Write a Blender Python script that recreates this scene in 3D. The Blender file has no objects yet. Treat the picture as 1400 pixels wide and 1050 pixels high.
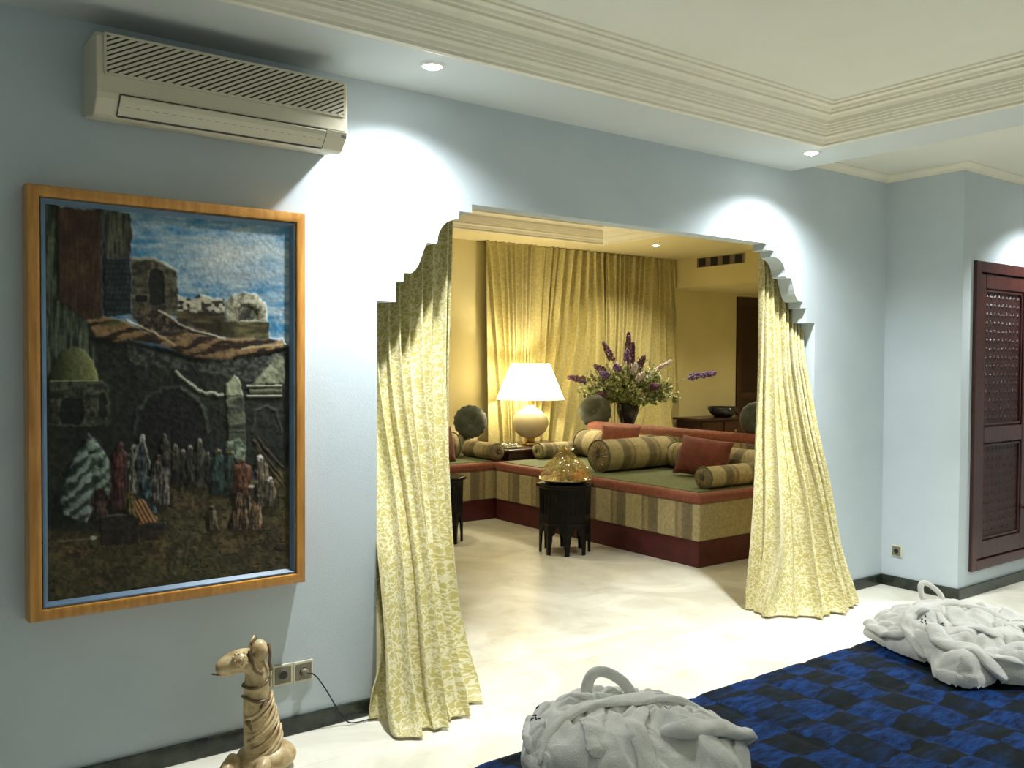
import bpy, bmesh, math, random
import numpy as np
from mathutils import Vector, Matrix
from mathutils.geometry import tessellate_polygon
random.seed(7); rng = np.random.default_rng(7)
S = bpy.context.scene
C = S.collection
PI = math.pi

# ------------------------------------------------------------------ camera, world, exposure
CAM_H = 1.45
yaw, pit, rol = math.radians(36.667), math.radians(1.354), math.radians(0.297)
F = Vector((math.sin(yaw)*math.cos(pit), math.cos(yaw)*math.cos(pit), -math.sin(pit)))
R = Vector((math.cos(yaw), -math.sin(yaw), 0.0)); D = F.cross(R)
R2 = R*math.cos(rol) - D*math.sin(rol); D2 = R*math.sin(rol) + D*math.cos(rol)
cd = bpy.data.cameras.new('camera'); cam = bpy.data.objects.new('camera', cd); C.objects.link(cam)
M = Matrix((( R2.x, -D2.x, -F.x, 0), (R2.y, -D2.y, -F.y, 0), (R2.z, -D2.z, -F.z, CAM_H), (0, 0, 0, 1)))
cam.matrix_world = M
cd.sensor_width = 36.0; cd.lens = 1230.2/1400*36; cd.clip_start = 0.05
S.camera = cam
S.view_settings.view_transform = 'Standard'; S.view_settings.look = 'None'
S.view_settings.exposure = 1.23; S.view_settings.gamma = 1.0; S.view_settings.use_curve_mapping = False
w = bpy.data.worlds.new('world'); S.world = w; w.use_nodes = True
w.node_tree.nodes['Background'].inputs[0].default_value = (0.5, 0.55, 0.6, 1)
w.node_tree.nodes['Background'].inputs[1].default_value = 0.0

DY = 3.293      # bedroom side of the arch wall
ZS, ZU = 2.584, 2.685
XC, YC = 5.509, 2.784
SPOT_COOL = (0.93, 0.97, 1.0)
SPOT_WARM = (1.0, 0.915, 0.66)
# (x, y, z, power, full cone angle, blend, colour)
DOWNLIGHTS = [
    ('bed', 1.82, 2.965, ZS, 50, 142, 0.9, SPOT_COOL, 'recessed halogen downlight glowing in the soffit near the air conditioner'),
    ('bed', 4.17, 2.93, ZS, 72, 140, 0.9, SPOT_COOL, 'recessed halogen downlight glowing at the corner of the ceiling cornice'),
    ('off', 4.25, 0.4, ZS, 105, 125, 0.6, SPOT_COOL, ''),
    ('off', 4.25, -2.1, ZS, 50, 125, 0.6, SPOT_COOL, ''),
    ('off', 1.8, -2.2, ZS, 62, 125, 0.6, SPOT_COOL, ''),
    ('off', -1.35, 0.2, ZS, 45, 120, 0.6, SPOT_COOL, ''),
    ('off', 6.35, 2.3, ZU, 75, 120, 0.6, SPOT_COOL, ''),
    ('salon', 6.85, 6.69, 2.69, 60, 130, 0.8, SPOT_WARM, 'small recessed downlight glowing in the yellow sitting room ceiling'),
    ('salonoff', 3.6, 6.3, 2.69, 34, 135, 0.6, SPOT_WARM, ''),
    ('salonoff', 7.0, 4.9, 2.69, 30, 125, 0.6, SPOT_WARM, ''),
    ('salonoff', 5.2, 4.2, 2.69, 16, 125, 0.6, SPOT_WARM, ''),
    ('salonoff', 9.1, 6.3, 2.349, 22, 135, 0.8, SPOT_WARM, ''),  # unseen lamp added under the beam to brighten the dark recess wall
]

# ------------------------------------------------------------------ helpers
def tag(o, label=None, cat=None, group=None, kind=None):
    if label: o['label'] = label
    if cat: o['category'] = cat
    if group: o['group'] = group
    if kind: o['kind'] = kind
    return o
def thing(name, label, cat, loc=(0, 0, 0), rz=0.0, group=None):
    o = bpy.data.objects.new(name, None); C.objects.link(o)
    o.empty_display_size = 0.05
    o.location = loc; o.rotation_euler = (0, 0, rz)
    return tag(o, label, cat, group)
def mesh(name, V, Fc, mat, parent=None, smooth=False, uv=None, col=None, loc=None):
    me = bpy.data.meshes.new(name); me.from_pydata([tuple(v) for v in V], [], [tuple(f) for f in Fc])
    me.update()
    if smooth: me.shade_smooth()
    if uv is not None:
        lay = me.uv_layers.new(name='UVMap')
        li = np.zeros(len(me.loops), dtype=np.int32); me.loops.foreach_get('vertex_index', li)
        lay.data.foreach_set('uv', np.asarray(uv, dtype=np.float32)[li].ravel())
    if col is not None:
        at = me.color_attributes.new(name='Col', type='FLOAT_COLOR', domain='POINT')
        at.data.foreach_set('color', np.asarray(col, dtype=np.float32).ravel())
    if mat is not None: me.materials.append(mat)
    o = bpy.data.objects.new(name, me); C.objects.link(o)
    if parent is not None: o.parent = parent
    if loc is not None: o.location = loc
    return o
def bev(o, wdt=0.005, seg=2, ang=35):
    m = o.modifiers.new('bevel', 'BEVEL'); m.width = wdt; m.segments = seg; m.limit_method = 'ANGLE'; m.angle_limit = math.radians(ang)
    return o
class MB:
    def __init__(s): s.v = []; s.f = []
    def add(s, V, Fc):
        n = len(s.v); s.v += [tuple(p) for p in V]; s.f += [tuple(i+n for i in f) for f in Fc]; return s
    def box(s, x0, x1, y0, y1, z0, z1):
        V = [(x0,y0,z0),(x1,y0,z0),(x1,y1,z0),(x0,y1,z0),(x0,y0,z1),(x1,y0,z1),(x1,y1,z1),(x0,y1,z1)]
        return s.add(V, [(0,3,2,1),(4,5,6,7),(0,1,5,4),(1,2,6,5),(2,3,7,6),(3,0,4,7)])
    def lathe(s, prof, n=32, c=(0,0,0), cap=True):
        V = []; Fc = []
        for r, z in prof:
            for k in range(n):
                a = 2*PI*k/n; V.append((c[0]+r*math.cos(a), c[1]+r*math.sin(a), c[2]+z))
        for i in range(len(prof)-1):
            for k in range(n):
                k2 = (k+1) % n; Fc.append((i*n+k, i*n+k2, (i+1)*n+k2, (i+1)*n+k))
        if cap:
            Fc.append(tuple(reversed(range(n)))); Fc.append(tuple((len(prof)-1)*n+k for k in range(n)))
        return s.add(V, Fc)
    def tube(s, pts, rad, n=10, cap=True):
        pts = [Vector(p) for p in pts]; rads = rad if isinstance(rad, (list, tuple)) else [rad]*len(pts)
        V = []; Fc = []; up = None
        for i, p in enumerate(pts):
            t = (pts[min(i+1, len(pts)-1)]-pts[max(i-1, 0)]).normalized()
            if up is None: up = Vector((0,0,1)) if abs(t.z) < 0.9 else Vector((1,0,0))
            a = t.cross(up).normalized(); b = a.cross(t).normalized(); up = b
            for k in range(n):
                an = 2*PI*k/n; V.append(p + a*math.cos(an)*rads[i] + b*math.sin(an)*rads[i])
        for i in range(len(pts)-1):
            for k in range(n):
                k2 = (k+1) % n; Fc.append((i*n+k, i*n+k2, (i+1)*n+k2, (i+1)*n+k))
        if cap: Fc.append(tuple(reversed(range(n)))); Fc.append(tuple((len(pts)-1)*n+k for k in range(n)))
        return s.add(V, Fc)
    def prism(s, poly, a0, a1, plane='xz'):
        """poly in 2D, extruded between a0 and a1 along the remaining axis"""
        def P(u, v, a):
            return {'xz': (u, a, v), 'xy': (u, v, a), 'yz': (a, u, v)}[plane]
        n = len(poly); V = [P(u, v, a0) for u, v in poly] + [P(u, v, a1) for u, v in poly]
        tr = tessellate_polygon([[Vector((u, v, 0)) for u, v in poly]])
        Fc = [tuple(t) for t in tr] + [tuple(i+n for i in reversed(t)) for t in tr]
        Fc += [(i, (i+1) % n, (i+1) % n+n, i+n) for i in range(n)]
        return s.add(V, Fc)
    def ball(s, c, r, n=12, m=8, sc=(1,1,1)):
        V = [(c[0], c[1], c[2]-r*sc[2])]
        for i in range(1, m):
            t = -PI/2+PI*i/m
            for k in range(n):
                a = 2*PI*k/n; V.append((c[0]+r*sc[0]*math.cos(t)*math.cos(a), c[1]+r*sc[1]*math.cos(t)*math.sin(a), c[2]+r*sc[2]*math.sin(t)))
        V.append((c[0], c[1], c[2]+r*sc[2])); Fc = []
        for k in range(n):
            Fc.append((0, 1+(k+1) % n, 1+k)); Fc.append((len(V)-1, len(V)-1-n+k, len(V)-1-n+(k+1) % n))
        for i in range(m-2):
            for k in range(n):
                k2 = (k+1) % n; Fc.append((1+i*n+k, 1+i*n+k2, 1+(i+1)*n+k2, 1+(i+1)*n+k))
        return s.add(V, Fc)
    def build(s, name, mat, parent=None, smooth=False, bevel=0, loc=None):
        me = bpy.data.meshes.new(name); me.from_pydata(s.v, [], s.f)
        bm = bmesh.new(); bm.from_mesh(me); bmesh.ops.recalc_face_normals(bm, faces=bm.faces); bm.to_mesh(me); bm.free()
        if smooth: me.shade_smooth()
        me.materials.append(mat); o = bpy.data.objects.new(name, me); C.objects.link(o)
        if parent is not None: o.parent = parent
        if loc is not None: o.location = loc
        if bevel: bev(o, bevel)
        return o
def auto_smooth(o, ang=40):
    me = o.data; me.shade_smooth()
    try: me.set_sharp_from_angle(angle=math.radians(ang))
    except Exception: pass
    return o
def smooth_noise(x, y, seed=0):
    xi = np.floor(x).astype(np.int64); yi = np.floor(y).astype(np.int64); fx = x-xi; fy = y-yi
    def h(a, b):
        n = (a*374761393 + b*668265263 + seed*974634777) & 0x7fffffff
        n = ((n ^ (n >> 13))*1274126177) & 0x7fffffff
        return ((n ^ (n >> 16)) & 0xffff)/65535.0
    u = fx*fx*(3-2*fx); v = fy*fy*(3-2*fy)
    return (h(xi, yi)*(1-u)+h(xi+1, yi)*u)*(1-v) + (h(xi, yi+1)*(1-u)+h(xi+1, yi+1)*u)*v
def fbm(x, y, oc=4, seed=0):
    s = 0; a = 0.5; t = 0
    for i in range(oc):
        s = s + a*smooth_noise(x*2**i, y*2**i, seed+i*17); t += a; a *= 0.5
    return s/t
def seg_dist(x, y, pts):
    d = np.full(np.shape(x), 1e9); tt = np.zeros(np.shape(x)); L = 0
    tot = sum(math.dist(pts[i], pts[i+1]) for i in range(len(pts)-1))
    for i in range(len(pts)-1):
        ax, ay = pts[i]; bx, by = pts[i+1]; l = math.dist(pts[i], pts[i+1]) or 1e-9
        t = np.clip(((x-ax)*(bx-ax)+(y-ay)*(by-ay))/(l*l), 0, 1)
        q = np.hypot(x-(ax+t*(bx-ax)), y-(ay+t*(by-ay)))
        m = q < d; d = np.where(m, q, d); tt = np.where(m, (L+t*l)/tot, tt); L += l
    return d, tt
def inside(x, y, poly):
    c = np.zeros(np.shape(x), dtype=bool); n = len(poly)
    for i in range(n):
        x0, y0 = poly[i]; x1, y1 = poly[(i+1) % n]
        if y0 == y1: continue
        c ^= ((y0 > y) != (y1 > y)) & (x < (x1-x0)*(y-y0)/(y1-y0)+x0)
    return c

# ------------------------------------------------------------------ materials
def mat_new(name):
    m = bpy.data.materials.new(name); m.use_nodes = True
    nt = m.node_tree; b = nt.nodes['Principled BSDF']; return m, nt, b
def rgba(c): return (c[0], c[1], c[2], 1)
def mk(name, c1, c2=None, scale=20, rough=0.6, bump=0.0, bscale=60, metal=0.0, detail=4, spec=None, coat=0, stretch=None, sheen=0, coord='Object'):
    m, nt, b = mat_new(name); N = nt.nodes; L = nt.links
    b.inputs['Roughness'].default_value = rough; b.inputs['Metallic'].default_value = metal
    if spec is not None: b.inputs['Specular IOR Level'].default_value = spec
    if coat: b.inputs['Coat Weight'].default_value = coat; b.inputs['Coat Roughness'].default_value = 0.15
    if sheen: b.inputs['Sheen Weight'].default_value = sheen
    tc = N.new('ShaderNodeTexCoord'); vec = tc.outputs[coord]
    if stretch:
        mp = N.new('ShaderNodeMapping'); mp.inputs['Scale'].default_value = stretch; L.new(vec, mp.inputs[0]); vec = mp.outputs[0]
    if c2 is None: b.inputs['Base Color'].default_value = rgba(c1)
    else:
        n = N.new('ShaderNodeTexNoise'); n.inputs['Scale'].default_value = scale; n.inputs['Detail'].default_value = detail
        L.new(vec, n.inputs['Vector'])
        r = N.new('ShaderNodeValToRGB'); r.color_ramp.elements[0].position = 0.35; r.color_ramp.elements[1].position = 0.65
        r.color_ramp.elements[0].color = rgba(c1); r.color_ramp.elements[1].color = rgba(c2)
        L.new(n.outputs['Fac'], r.inputs[0]); L.new(r.outputs[0], b.inputs['Base Color'])
    if bump:
        n2 = N.new('ShaderNodeTexNoise'); n2.inputs['Scale'].default_value = bscale; n2.inputs['Detail'].default_value = 3
        L.new(vec, n2.inputs['Vector']); bp = N.new('ShaderNodeBump'); bp.inputs['Strength'].default_value = bump; bp.inputs['Distance'].default_value = 0.01
        L.new(n2.outputs['Fac'], bp.inputs['Height']); L.new(bp.outputs[0], b.inputs['Normal'])
    return m
def emit(name, col, st):
    m, nt, b = mat_new(name); b.inputs['Base Color'].default_value = rgba(col)
    b.inputs['Emission Color'].default_value = rgba(col); b.inputs['Emission Strength'].default_value = st; return m

M_wall = mk('pale_blue_plaster', (0.50, 0.57, 0.60), (0.53, 0.60, 0.625), scale=3, rough=0.75, bump=0.08, bscale=220)
M_ceil = mk('cream_ceiling_paint', (0.70, 0.695, 0.60), (0.73, 0.725, 0.63), scale=2, rough=0.8)
M_soffit = mk('pale_soffit_paint', (0.56, 0.60, 0.59), (0.58, 0.62, 0.61), scale=2, rough=0.8)
M_corn = mk('cream_plaster_moulding', (0.74, 0.71, 0.58), (0.78, 0.75, 0.62), scale=8, rough=0.6)
M_ywall = mk('warm_yellow_plaster', (0.71, 0.62, 0.31), (0.74, 0.65, 0.34), scale=3, rough=0.75)
M_yceil = mk('cream_salon_ceiling', (0.72, 0.64, 0.36), (0.75, 0.67, 0.39), scale=3, rough=0.8)
M_base = mk('dark_green_marble', (0.008, 0.012, 0.009), (0.035, 0.045, 0.03), scale=14, rough=0.22, detail=8)
M_plug = mk('white_plaster_edge', (0.75, 0.75, 0.70), rough=0.5)

def floor_mat():
    m, nt, b = mat_new('cream_travertine'); N = nt.nodes; L = nt.links
    tc = N.new('ShaderNodeTexCoord')
    n1 = N.new('ShaderNodeTexNoise'); n1.inputs['Scale'].default_value = 1.6; n1.inputs['Detail'].default_value = 7; n1.inputs['Roughness'].default_value = 0.62
    n1.inputs['Distortion'].default_value = 1.2
    L.new(tc.outputs['Object'], n1.inputs['Vector'])
    r = N.new('ShaderNodeValToRGB'); e = r.color_ramp.elements
    e[0].position = 0.33; e[0].color = (0.56, 0.53, 0.41, 1); e[1].position = 0.62; e[1].color = (0.80, 0.78, 0.67, 1)
    L.new(n1.outputs['Fac'], r.inputs[0])
    br = N.new('ShaderNodeTexBrick'); br.offset = 0; br.inputs['Scale'].default_value = 1.0
    br.inputs['Brick Width'].default_value = 0.6; br.inputs['Row Height'].default_value = 0.6; br.inputs['Mortar Size'].default_value = 0.0025
    br.inputs['Color1'].default_value = (1,1,1,1); br.inputs['Color2'].default_value = (0.95,0.95,0.94,1); br.inputs['Mortar'].default_value = (0.86,0.85,0.8,1)
    L.new(tc.outputs['Object'], br.inputs['Vector'])
    mx = N.new('ShaderNodeMix'); mx.data_type = 'RGBA'; mx.blend_type = 'MULTIPLY'; mx.inputs[0].default_value = 1
    L.new(r.outputs[0], mx.inputs[6]); L.new(br.outputs['Color'], mx.inputs[7]); L.new(mx.outputs[2], b.inputs['Base Color'])
    b.inputs['Roughness'].default_value = 0.35
    return m
M_floor = floor_mat()
M_sill = mk('pale_marble_strip', (0.70, 0.66, 0.50), (0.78, 0.75, 0.60), scale=5, rough=0.3, detail=6)

def curtain_mat(name, ground, pattern, fine=26, warm=False, th=0.5):
    m, nt, b = mat_new(name); N = nt.nodes; L = nt.links
    tc = N.new('ShaderNodeTexCoord')
    n0 = N.new('ShaderNodeTexNoise'); n0.inputs['Scale'].default_value = fine*0.6; n0.inputs['Detail'].default_value = 2
    L.new(tc.outputs['UV'], n0.inputs['Vector'])
    vm = N.new('ShaderNodeMixRGB'); vm.inputs[0].default_value = 0.06
    L.new(tc.outputs['UV'], vm.inputs[1]); L.new(n0.outputs['Color'], vm.inputs[2])
    v = N.new('ShaderNodeTexVoronoi'); v.feature = 'DISTANCE_TO_EDGE'; v.inputs['Scale'].default_value = fine
    L.new(vm.outputs[0], v.inputs['Vector'])
    v2 = N.new('ShaderNodeTexNoise'); v2.inputs['Scale'].default_value = fine*1.7; v2.inputs['Detail'].default_value = 2; v2.inputs['Distortion'].default_value = 1.5
    L.new(tc.outputs['UV'], v2.inputs['Vector'])
    ad = N.new('ShaderNodeMath'); ad.operation = 'MULTIPLY_ADD'; ad.inputs[1].default_value = 1.6
    L.new(v.outputs['Distance'], ad.inputs[0]); L.new(v2.outputs['Fac'], ad.inputs[2])
    r = N.new('ShaderNodeValToRGB'); r.color_ramp.elements[0].position = th; r.color_ramp.elements[1].position = th+0.13
    r.color_ramp.elements[0].color = rgba(pattern); r.color_ramp.elements[1].color = rgba(ground)
    L.new(ad.outputs[0], r.inputs[0]); L.new(r.outputs[0], b.inputs['Base Color'])
    b.inputs['Roughness'].default_value = 0.42; b.inputs['Sheen Weight'].default_value = 0.3
    bp = N.new('ShaderNodeBump'); bp.inputs['Strength'].default_value = 0.25; bp.inputs['Distance'].default_value = 0.003
    L.new(r.outputs[0], bp.inputs['Height']); L.new(bp.outputs[0], b.inputs['Normal'])
    return m
M_curt = curtain_mat('gold_damask', (0.50, 0.43, 0.14), (0.70, 0.65, 0.40), fine=40, th=0.60)
M_curt2 = curtain_mat('gold_drape', (0.52, 0.45, 0.18), (0.62, 0.55, 0.27), fine=22, th=0.55)

M_wood_gold = mk('golden_frame_wood', (0.44, 0.19, 0.035), (0.62, 0.30, 0.06), scale=4, rough=0.32, detail=6, stretch=(12, 12, 1.5), coat=0.3)
M_liner = mk('grey_blue_liner', (0.10, 0.16, 0.22), (0.14, 0.22, 0.32), scale=6, rough=0.35)
M_ac = mk('ivory_plastic', (0.60, 0.56, 0.42), rough=0.4)
M_acd = mk('grille_gap', (0.06, 0.055, 0.04), rough=0.6)
M_dark = mk('black_plastic', (0.012, 0.012, 0.012), rough=0.4)
M_mah = mk('mahogany', (0.028, 0.006, 0.005), (0.062, 0.013, 0.010), scale=5, rough=0.35, detail=8, stretch=(8, 8, 1), coat=0.25, bump=0.1, bscale=20)
M_mahp = mk('mahogany_panel', (0.016, 0.005, 0.005), (0.045, 0.013, 0.011), scale=60, rough=0.4, detail=4, bump=0.6, bscale=90)
M_metal = mk('brushed_metal_plate', (0.45, 0.42, 0.34), rough=0.35, metal=0.6)
M_socket = mk('taupe_socket', (0.20, 0.18, 0.12), rough=0.4)
M_sockframe = mk('ivory_socket_frame', (0.62, 0.60, 0.45), rough=0.4)
M_ebony = mk('ebony_wood', (0.004, 0.004, 0.005), (0.010, 0.009, 0.009), scale=20, rough=0.4, spec=0.2)
M_steel = mk('silver_tray', (0.62, 0.62, 0.56), rough=0.25, metal=0.9)
M_red = mk('brick_red_velvet', (0.13, 0.025, 0.014), (0.20, 0.042, 0.024), scale=14, rough=0.8, sheen=0.2, bump=0.2, bscale=60)
M_redtrim = mk('terracotta_trim', (0.22, 0.055, 0.028), (0.30, 0.085, 0.045), scale=30, rough=0.8, sheen=0.2, bump=0.2, bscale=80)
M_plinth = mk('dark_maroon_plinth', (0.07, 0.010, 0.011), (0.10, 0.015, 0.015), scale=10, rough=0.6)
M_green = mk('sage_seat_fabric', (0.13, 0.15, 0.07), (0.18, 0.20, 0.10), scale=25, rough=0.85, bump=0.2, bscale=90)
M_dgreen = mk('grey_green_velvet', (0.045, 0.055, 0.04), (0.09, 0.10, 0.075), scale=16, rough=0.7, sheen=0.25, bump=0.3, bscale=40)
M_terry = mk('white_terry', (0.76, 0.75, 0.69), (0.84, 0.83, 0.77), scale=30, rough=0.95, bump=0.35, bscale=300, sheen=0.15)
M_thread = mk('dark_thread', (0.02, 0.022, 0.025), rough=0.8)
M_ceramic = mk('cream_ceramic', (0.68, 0.60, 0.40), rough=0.25)
M_brass = mk('brass', (0.50, 0.36, 0.14), rough=0.3, metal=0.9)
M_camel = mk('ochre_ceramic', (0.34, 0.22, 0.09), (0.62, 0.49, 0.26), scale=26, rough=0.4, bump=0.15, bscale=50)
M_camdark = mk('umber_glaze', (0.10, 0.06, 0.025), (0.20, 0.13, 0.06), scale=40, rough=0.4)
M_leaf = mk('leaf_green', (0.08, 0.14, 0.03), (0.36, 0.42, 0.15), scale=30, rough=0.6)
M_leafl = mk('pale_leaf', (0.40, 0.44, 0.20), (0.78, 0.76, 0.55), scale=50, rough=0.6)
M_purple = mk('purple_blossom', (0.08, 0.04, 0.18), (0.30, 0.18, 0.45), scale=60, rough=0.7)
M_plum = mk('plum_blossom', (0.06, 0.02, 0.05), (0.22, 0.10, 0.17), scale=60, rough=0.7)
M_white = mk('white_blossom', (0.75, 0.70, 0.72), (0.62, 0.55, 0.66), scale=60, rough=0.7)
M_vase = mk('dark_glazed_vase', (0.012, 0.012, 0.014), (0.04, 0.035, 0.03), scale=12, rough=0.2)
M_orange = mk('orange_peel', (0.85, 0.36, 0.02), (0.95, 0.45, 0.04), scale=20, rough=0.45, bump=0.2, bscale=200)
M_apple = mk('apple_skin', (0.50, 0.42, 0.12), (0.45, 0.20, 0.06), scale=9, rough=0.35)
M_pear = mk('pear_skin', (0.45, 0.42, 0.14), (0.55, 0.50, 0.2), scale=20, rough=0.45)

def stripe_mat(name, axis, pitch=0.2, off=0.0):
    m, nt, b = mat_new(name); N = nt.nodes; L = nt.links
    tc = N.new('ShaderNodeTexCoord'); sp = N.new('ShaderNodeSeparateXYZ'); L.new(tc.outputs['Object'], sp.inputs[0])
    ma = N.new('ShaderNodeMath'); ma.operation = 'MULTIPLY_ADD'; ma.inputs[1].default_value = 1/pitch; ma.inputs[2].default_value = 50+off
    L.new(sp.outputs[axis], ma.inputs[0])
    fr = N.new('ShaderNodeMath'); fr.operation = 'FRACT'; L.new(ma.outputs[0], fr.inputs[0])
    r = N.new('ShaderNodeValToRGB'); r.color_ramp.interpolation = 'LINEAR'
    cols = [(0.0, (0.44, 0.37, 0.20)), (0.30, (0.46, 0.39, 0.22)), (0.34, (0.23, 0.18, 0.10)), (0.42, (0.19, 0.155, 0.09)), (0.60, (0.21, 0.17, 0.10)),
            (0.64, (0.34, 0.27, 0.14)), (0.72, (0.36, 0.29, 0.15)), (0.75, (0.26, 0.20, 0.11)), (0.80, (0.27, 0.21, 0.12)), (0.84, (0.44, 0.37, 0.20))]
    e = r.color_ramp.elements; e[0].position = 0; e[0].color = rgba(cols[0][1]); e[1].position = 0.84; e[1].color = rgba(cols[-1][1])
    for p, c in cols[1:-1]: k = e.new(p); k.color = rgba(c)
    L.new(fr.outputs[0], r.inputs[0])
    n = N.new('ShaderNodeTexNoise'); n.inputs['Scale'].default_value = 45; n.inputs['Detail'].default_value = 3; L.new(tc.outputs['Object'], n.inputs['Vector'])
    mx = N.new('ShaderNodeMix'); mx.data_type = 'RGBA'; mx.blend_type = 'OVERLAY'; mx.inputs[0].default_value = 0.45
    L.new(r.outputs[0], mx.inputs[6]); L.new(n.outputs['Fac'], mx.inputs[7]); L.new(mx.outputs[2], b.inputs['Base Color'])
    b.inputs['Roughness'].default_value = 0.8
    bp = N.new('ShaderNodeBump'); bp.inputs['Strength'].default_value = 0.2; bp.inputs['Distance'].default_value = 0.004
    L.new(n.outputs['Fac'], bp.inputs['Height']); L.new(bp.outputs[0], b.inputs['Normal'])
    return m
M_strx = stripe_mat('striped_upholstery', 'X', 0.34)
M_stry = stripe_mat('striped_upholstery_long', 'Y', 0.34, 0.79)
M_strb = stripe_mat('striped_bolster', 'X', 0.30, 0.2)

def spread_mat():
    m, nt, b = mat_new('blue_checked_bedspread'); N = nt.nodes; L = nt.links
    tc = N.new('ShaderNodeTexCoord')
    n0 = N.new('ShaderNodeTexNoise'); n0.inputs['Scale'].default_value = 9; L.new(tc.outputs['Object'], n0.inputs['Vector'])
    dv = N.new('ShaderNodeMixRGB'); dv.inputs[0].default_value = 0.07; L.new(tc.outputs['Object'], dv.inputs[1]); L.new(n0.outputs['Color'], dv.inputs[2])
    ck = N.new('ShaderNodeTexChecker'); ck.inputs['Scale'].default_value = 9.6; L.new(dv.outputs[0], ck.inputs['Vector'])
    mp = N.new('ShaderNodeMapping'); mp.inputs['Scale'].default_value = (1, 1, 0); L.new(dv.outputs[0], mp.inputs[0]); L.new(mp.outputs[0], ck.inputs['Vector'])
    n = N.new('ShaderNodeTexNoise'); n.inputs['Scale'].default_value = 38; n.inputs['Detail'].default_value = 6; n.inputs['Roughness'].default_value = 0.7
    mp2 = N.new('ShaderNodeMapping'); mp2.inputs['Scale'].default_value = (0.5, 1.4, 1); L.new(tc.outputs['Object'], mp2.inputs[0]); L.new(mp2.outputs[0], n.inputs['Vector'])
    ra = N.new('ShaderNodeValToRGB'); ra.color_ramp.elements[0].position = 0.36; ra.color_ramp.elements[1].position = 0.68
    ra.color_ramp.elements[0].color = (0.002, 0.008, 0.035, 1); ra.color_ramp.elements[1].color = (0.008, 0.070, 0.29, 1)
    rb = N.new('ShaderNodeValToRGB'); rb.color_ramp.elements[0].position = 0.35; rb.color_ramp.elements[1].position = 0.75
    rb.color_ramp.elements[0].color = (0.003, 0.006, 0.010, 1); rb.color_ramp.elements[1].color = (0.010, 0.020, 0.024, 1)
    L.new(n.outputs['Fac'], ra.inputs[0]); L.new(n.outputs['Fac'], rb.inputs[0])
    mx = N.new('ShaderNodeMix'); mx.data_type = 'RGBA'; nb = N.new('ShaderNodeTexNoise'); nb.inputs['Scale'].default_value = 13; nb.inputs['Detail'].default_value = 3; L.new(mp2.outputs[0], nb.inputs['Vector'])
    mf = N.new('ShaderNodeMath'); mf.operation = 'MULTIPLY_ADD'; mf.inputs[1].default_value = 0.42; L.new(ck.outputs['Fac'], mf.inputs[0]); L.new(nb.outputs['Fac'], mf.inputs[2])
    rf = N.new('ShaderNodeValToRGB'); rf.color_ramp.elements[0].position = 0.50; rf.color_ramp.elements[1].position = 0.88; L.new(mf.outputs[0], rf.inputs[0]); L.new(rf.outputs[0], mx.inputs[0]); L.new(rb.outputs[0], mx.inputs[6]); L.new(ra.outputs[0], mx.inputs[7])
    L.new(mx.outputs[2], b.inputs['Base Color']); b.inputs['Roughness'].default_value = 0.75; b.inputs['Specular IOR Level'].default_value = 0.12
    bp = N.new('ShaderNodeBump'); bp.inputs['Strength'].default_value = 0.35; bp.inputs['Distance'].default_value = 0.004
    L.new(n.outputs['Fac'], bp.inputs['Height']); L.new(bp.outputs[0], b.inputs['Normal'])
    return m
M_spread = spread_mat()

# ------------------------------------------------------------------ room shell
def struct(name, mb, mat, parent=None, bevel=0):
    o = mb.build(name, mat, parent, bevel=bevel)
    if parent is None: o['kind'] = 'structure'
    return o
struct('floor', MB().box(-2.0, 8.2, -3.0, 7.8, -0.1, 0.0), M_floor)
bpy.data.objects['floor'].name = 'floor'
struct('floor_salon', MB().box(8.2, 10.6, 2.6, 7.8, -0.1, 0.0), M_floor)
struct('trim_1', MB().box(1.55, 4.95, DY+0.0, DY+0.19, 0.0, 0.002), M_sill)

# arch profile: s = distance in from the jamb, z
prof = [(0, 0), (0, 1.70), (0.087, 1.70), (0.087, 1.786), (0.123, 1.786), (0.123, 1.824), (0.161, 1.824), (0.180, 1.838), (0.197, 1.862), (0.210, 1.892), (0.222, 1.925), (0.238, 1.958), (0.284, 1.958)]
for k in range(0, 9):
    a = k/8*PI/2; prof.append((0.290+0.108*(1-math.cos(a)), 1.966+0.106*math.sin(a)))
prof += [(0.402, 2.108), (0.467, 2.108), (0.467, 2.145)]
XL, XR = 1.760, 4.742
poly = [(-2.0, 0)] + [(XL+s, z) for s, z in prof] + [(XR-s, z) for s, z in reversed(prof)] + [(XC, 0), (XC, 2.80), (-2.0, 2.80)]
struct('wall_back', MB().prism(poly, DY, DY+0.10, 'xz'), M_wall)
mb = MB().box(-2.0, 1.50, DY+0.10, DY+0.25, 0, 2.8); mb.box(5.0, 10.6, DY+0.10, DY+0.25, 0, 2.8); mb.box(1.50, 5.0, DY+0.10, DY+0.25, 2.45, 2.8)
struct('wall_divider', mb, M_ywall)
struct('wall_left', MB().box(-2.1, -1.9, -3.0, DY+0.1, 0, 2.8), M_wall)
struct('wall_rear', MB().box(-2.1, 8.2, -3.1, -2.9, 0, 2.8), M_wall)
struct('wall_return', MB().box(XC, XC+0.12, YC+0.12, DY+0.1, 0, 2.8), M_wall)
mb = MB().box(XC, 5.64, YC, YC+0.12, 0, 2.8); mb.box(5.64, 7.16, YC, YC+0.12, 0, 0.157); mb.box(5.64, 7.16, YC, YC+0.12, 2.10, 2.8); mb.box(7.16, 8.2, YC, YC+0.12, 0, 2.8)
struct('wall_cupboard', mb, M_wall)
struct('wall_right', MB().box(8.1, 8.3, -3.0, YC+0.1, 0, 2.8), M_wall)
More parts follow.
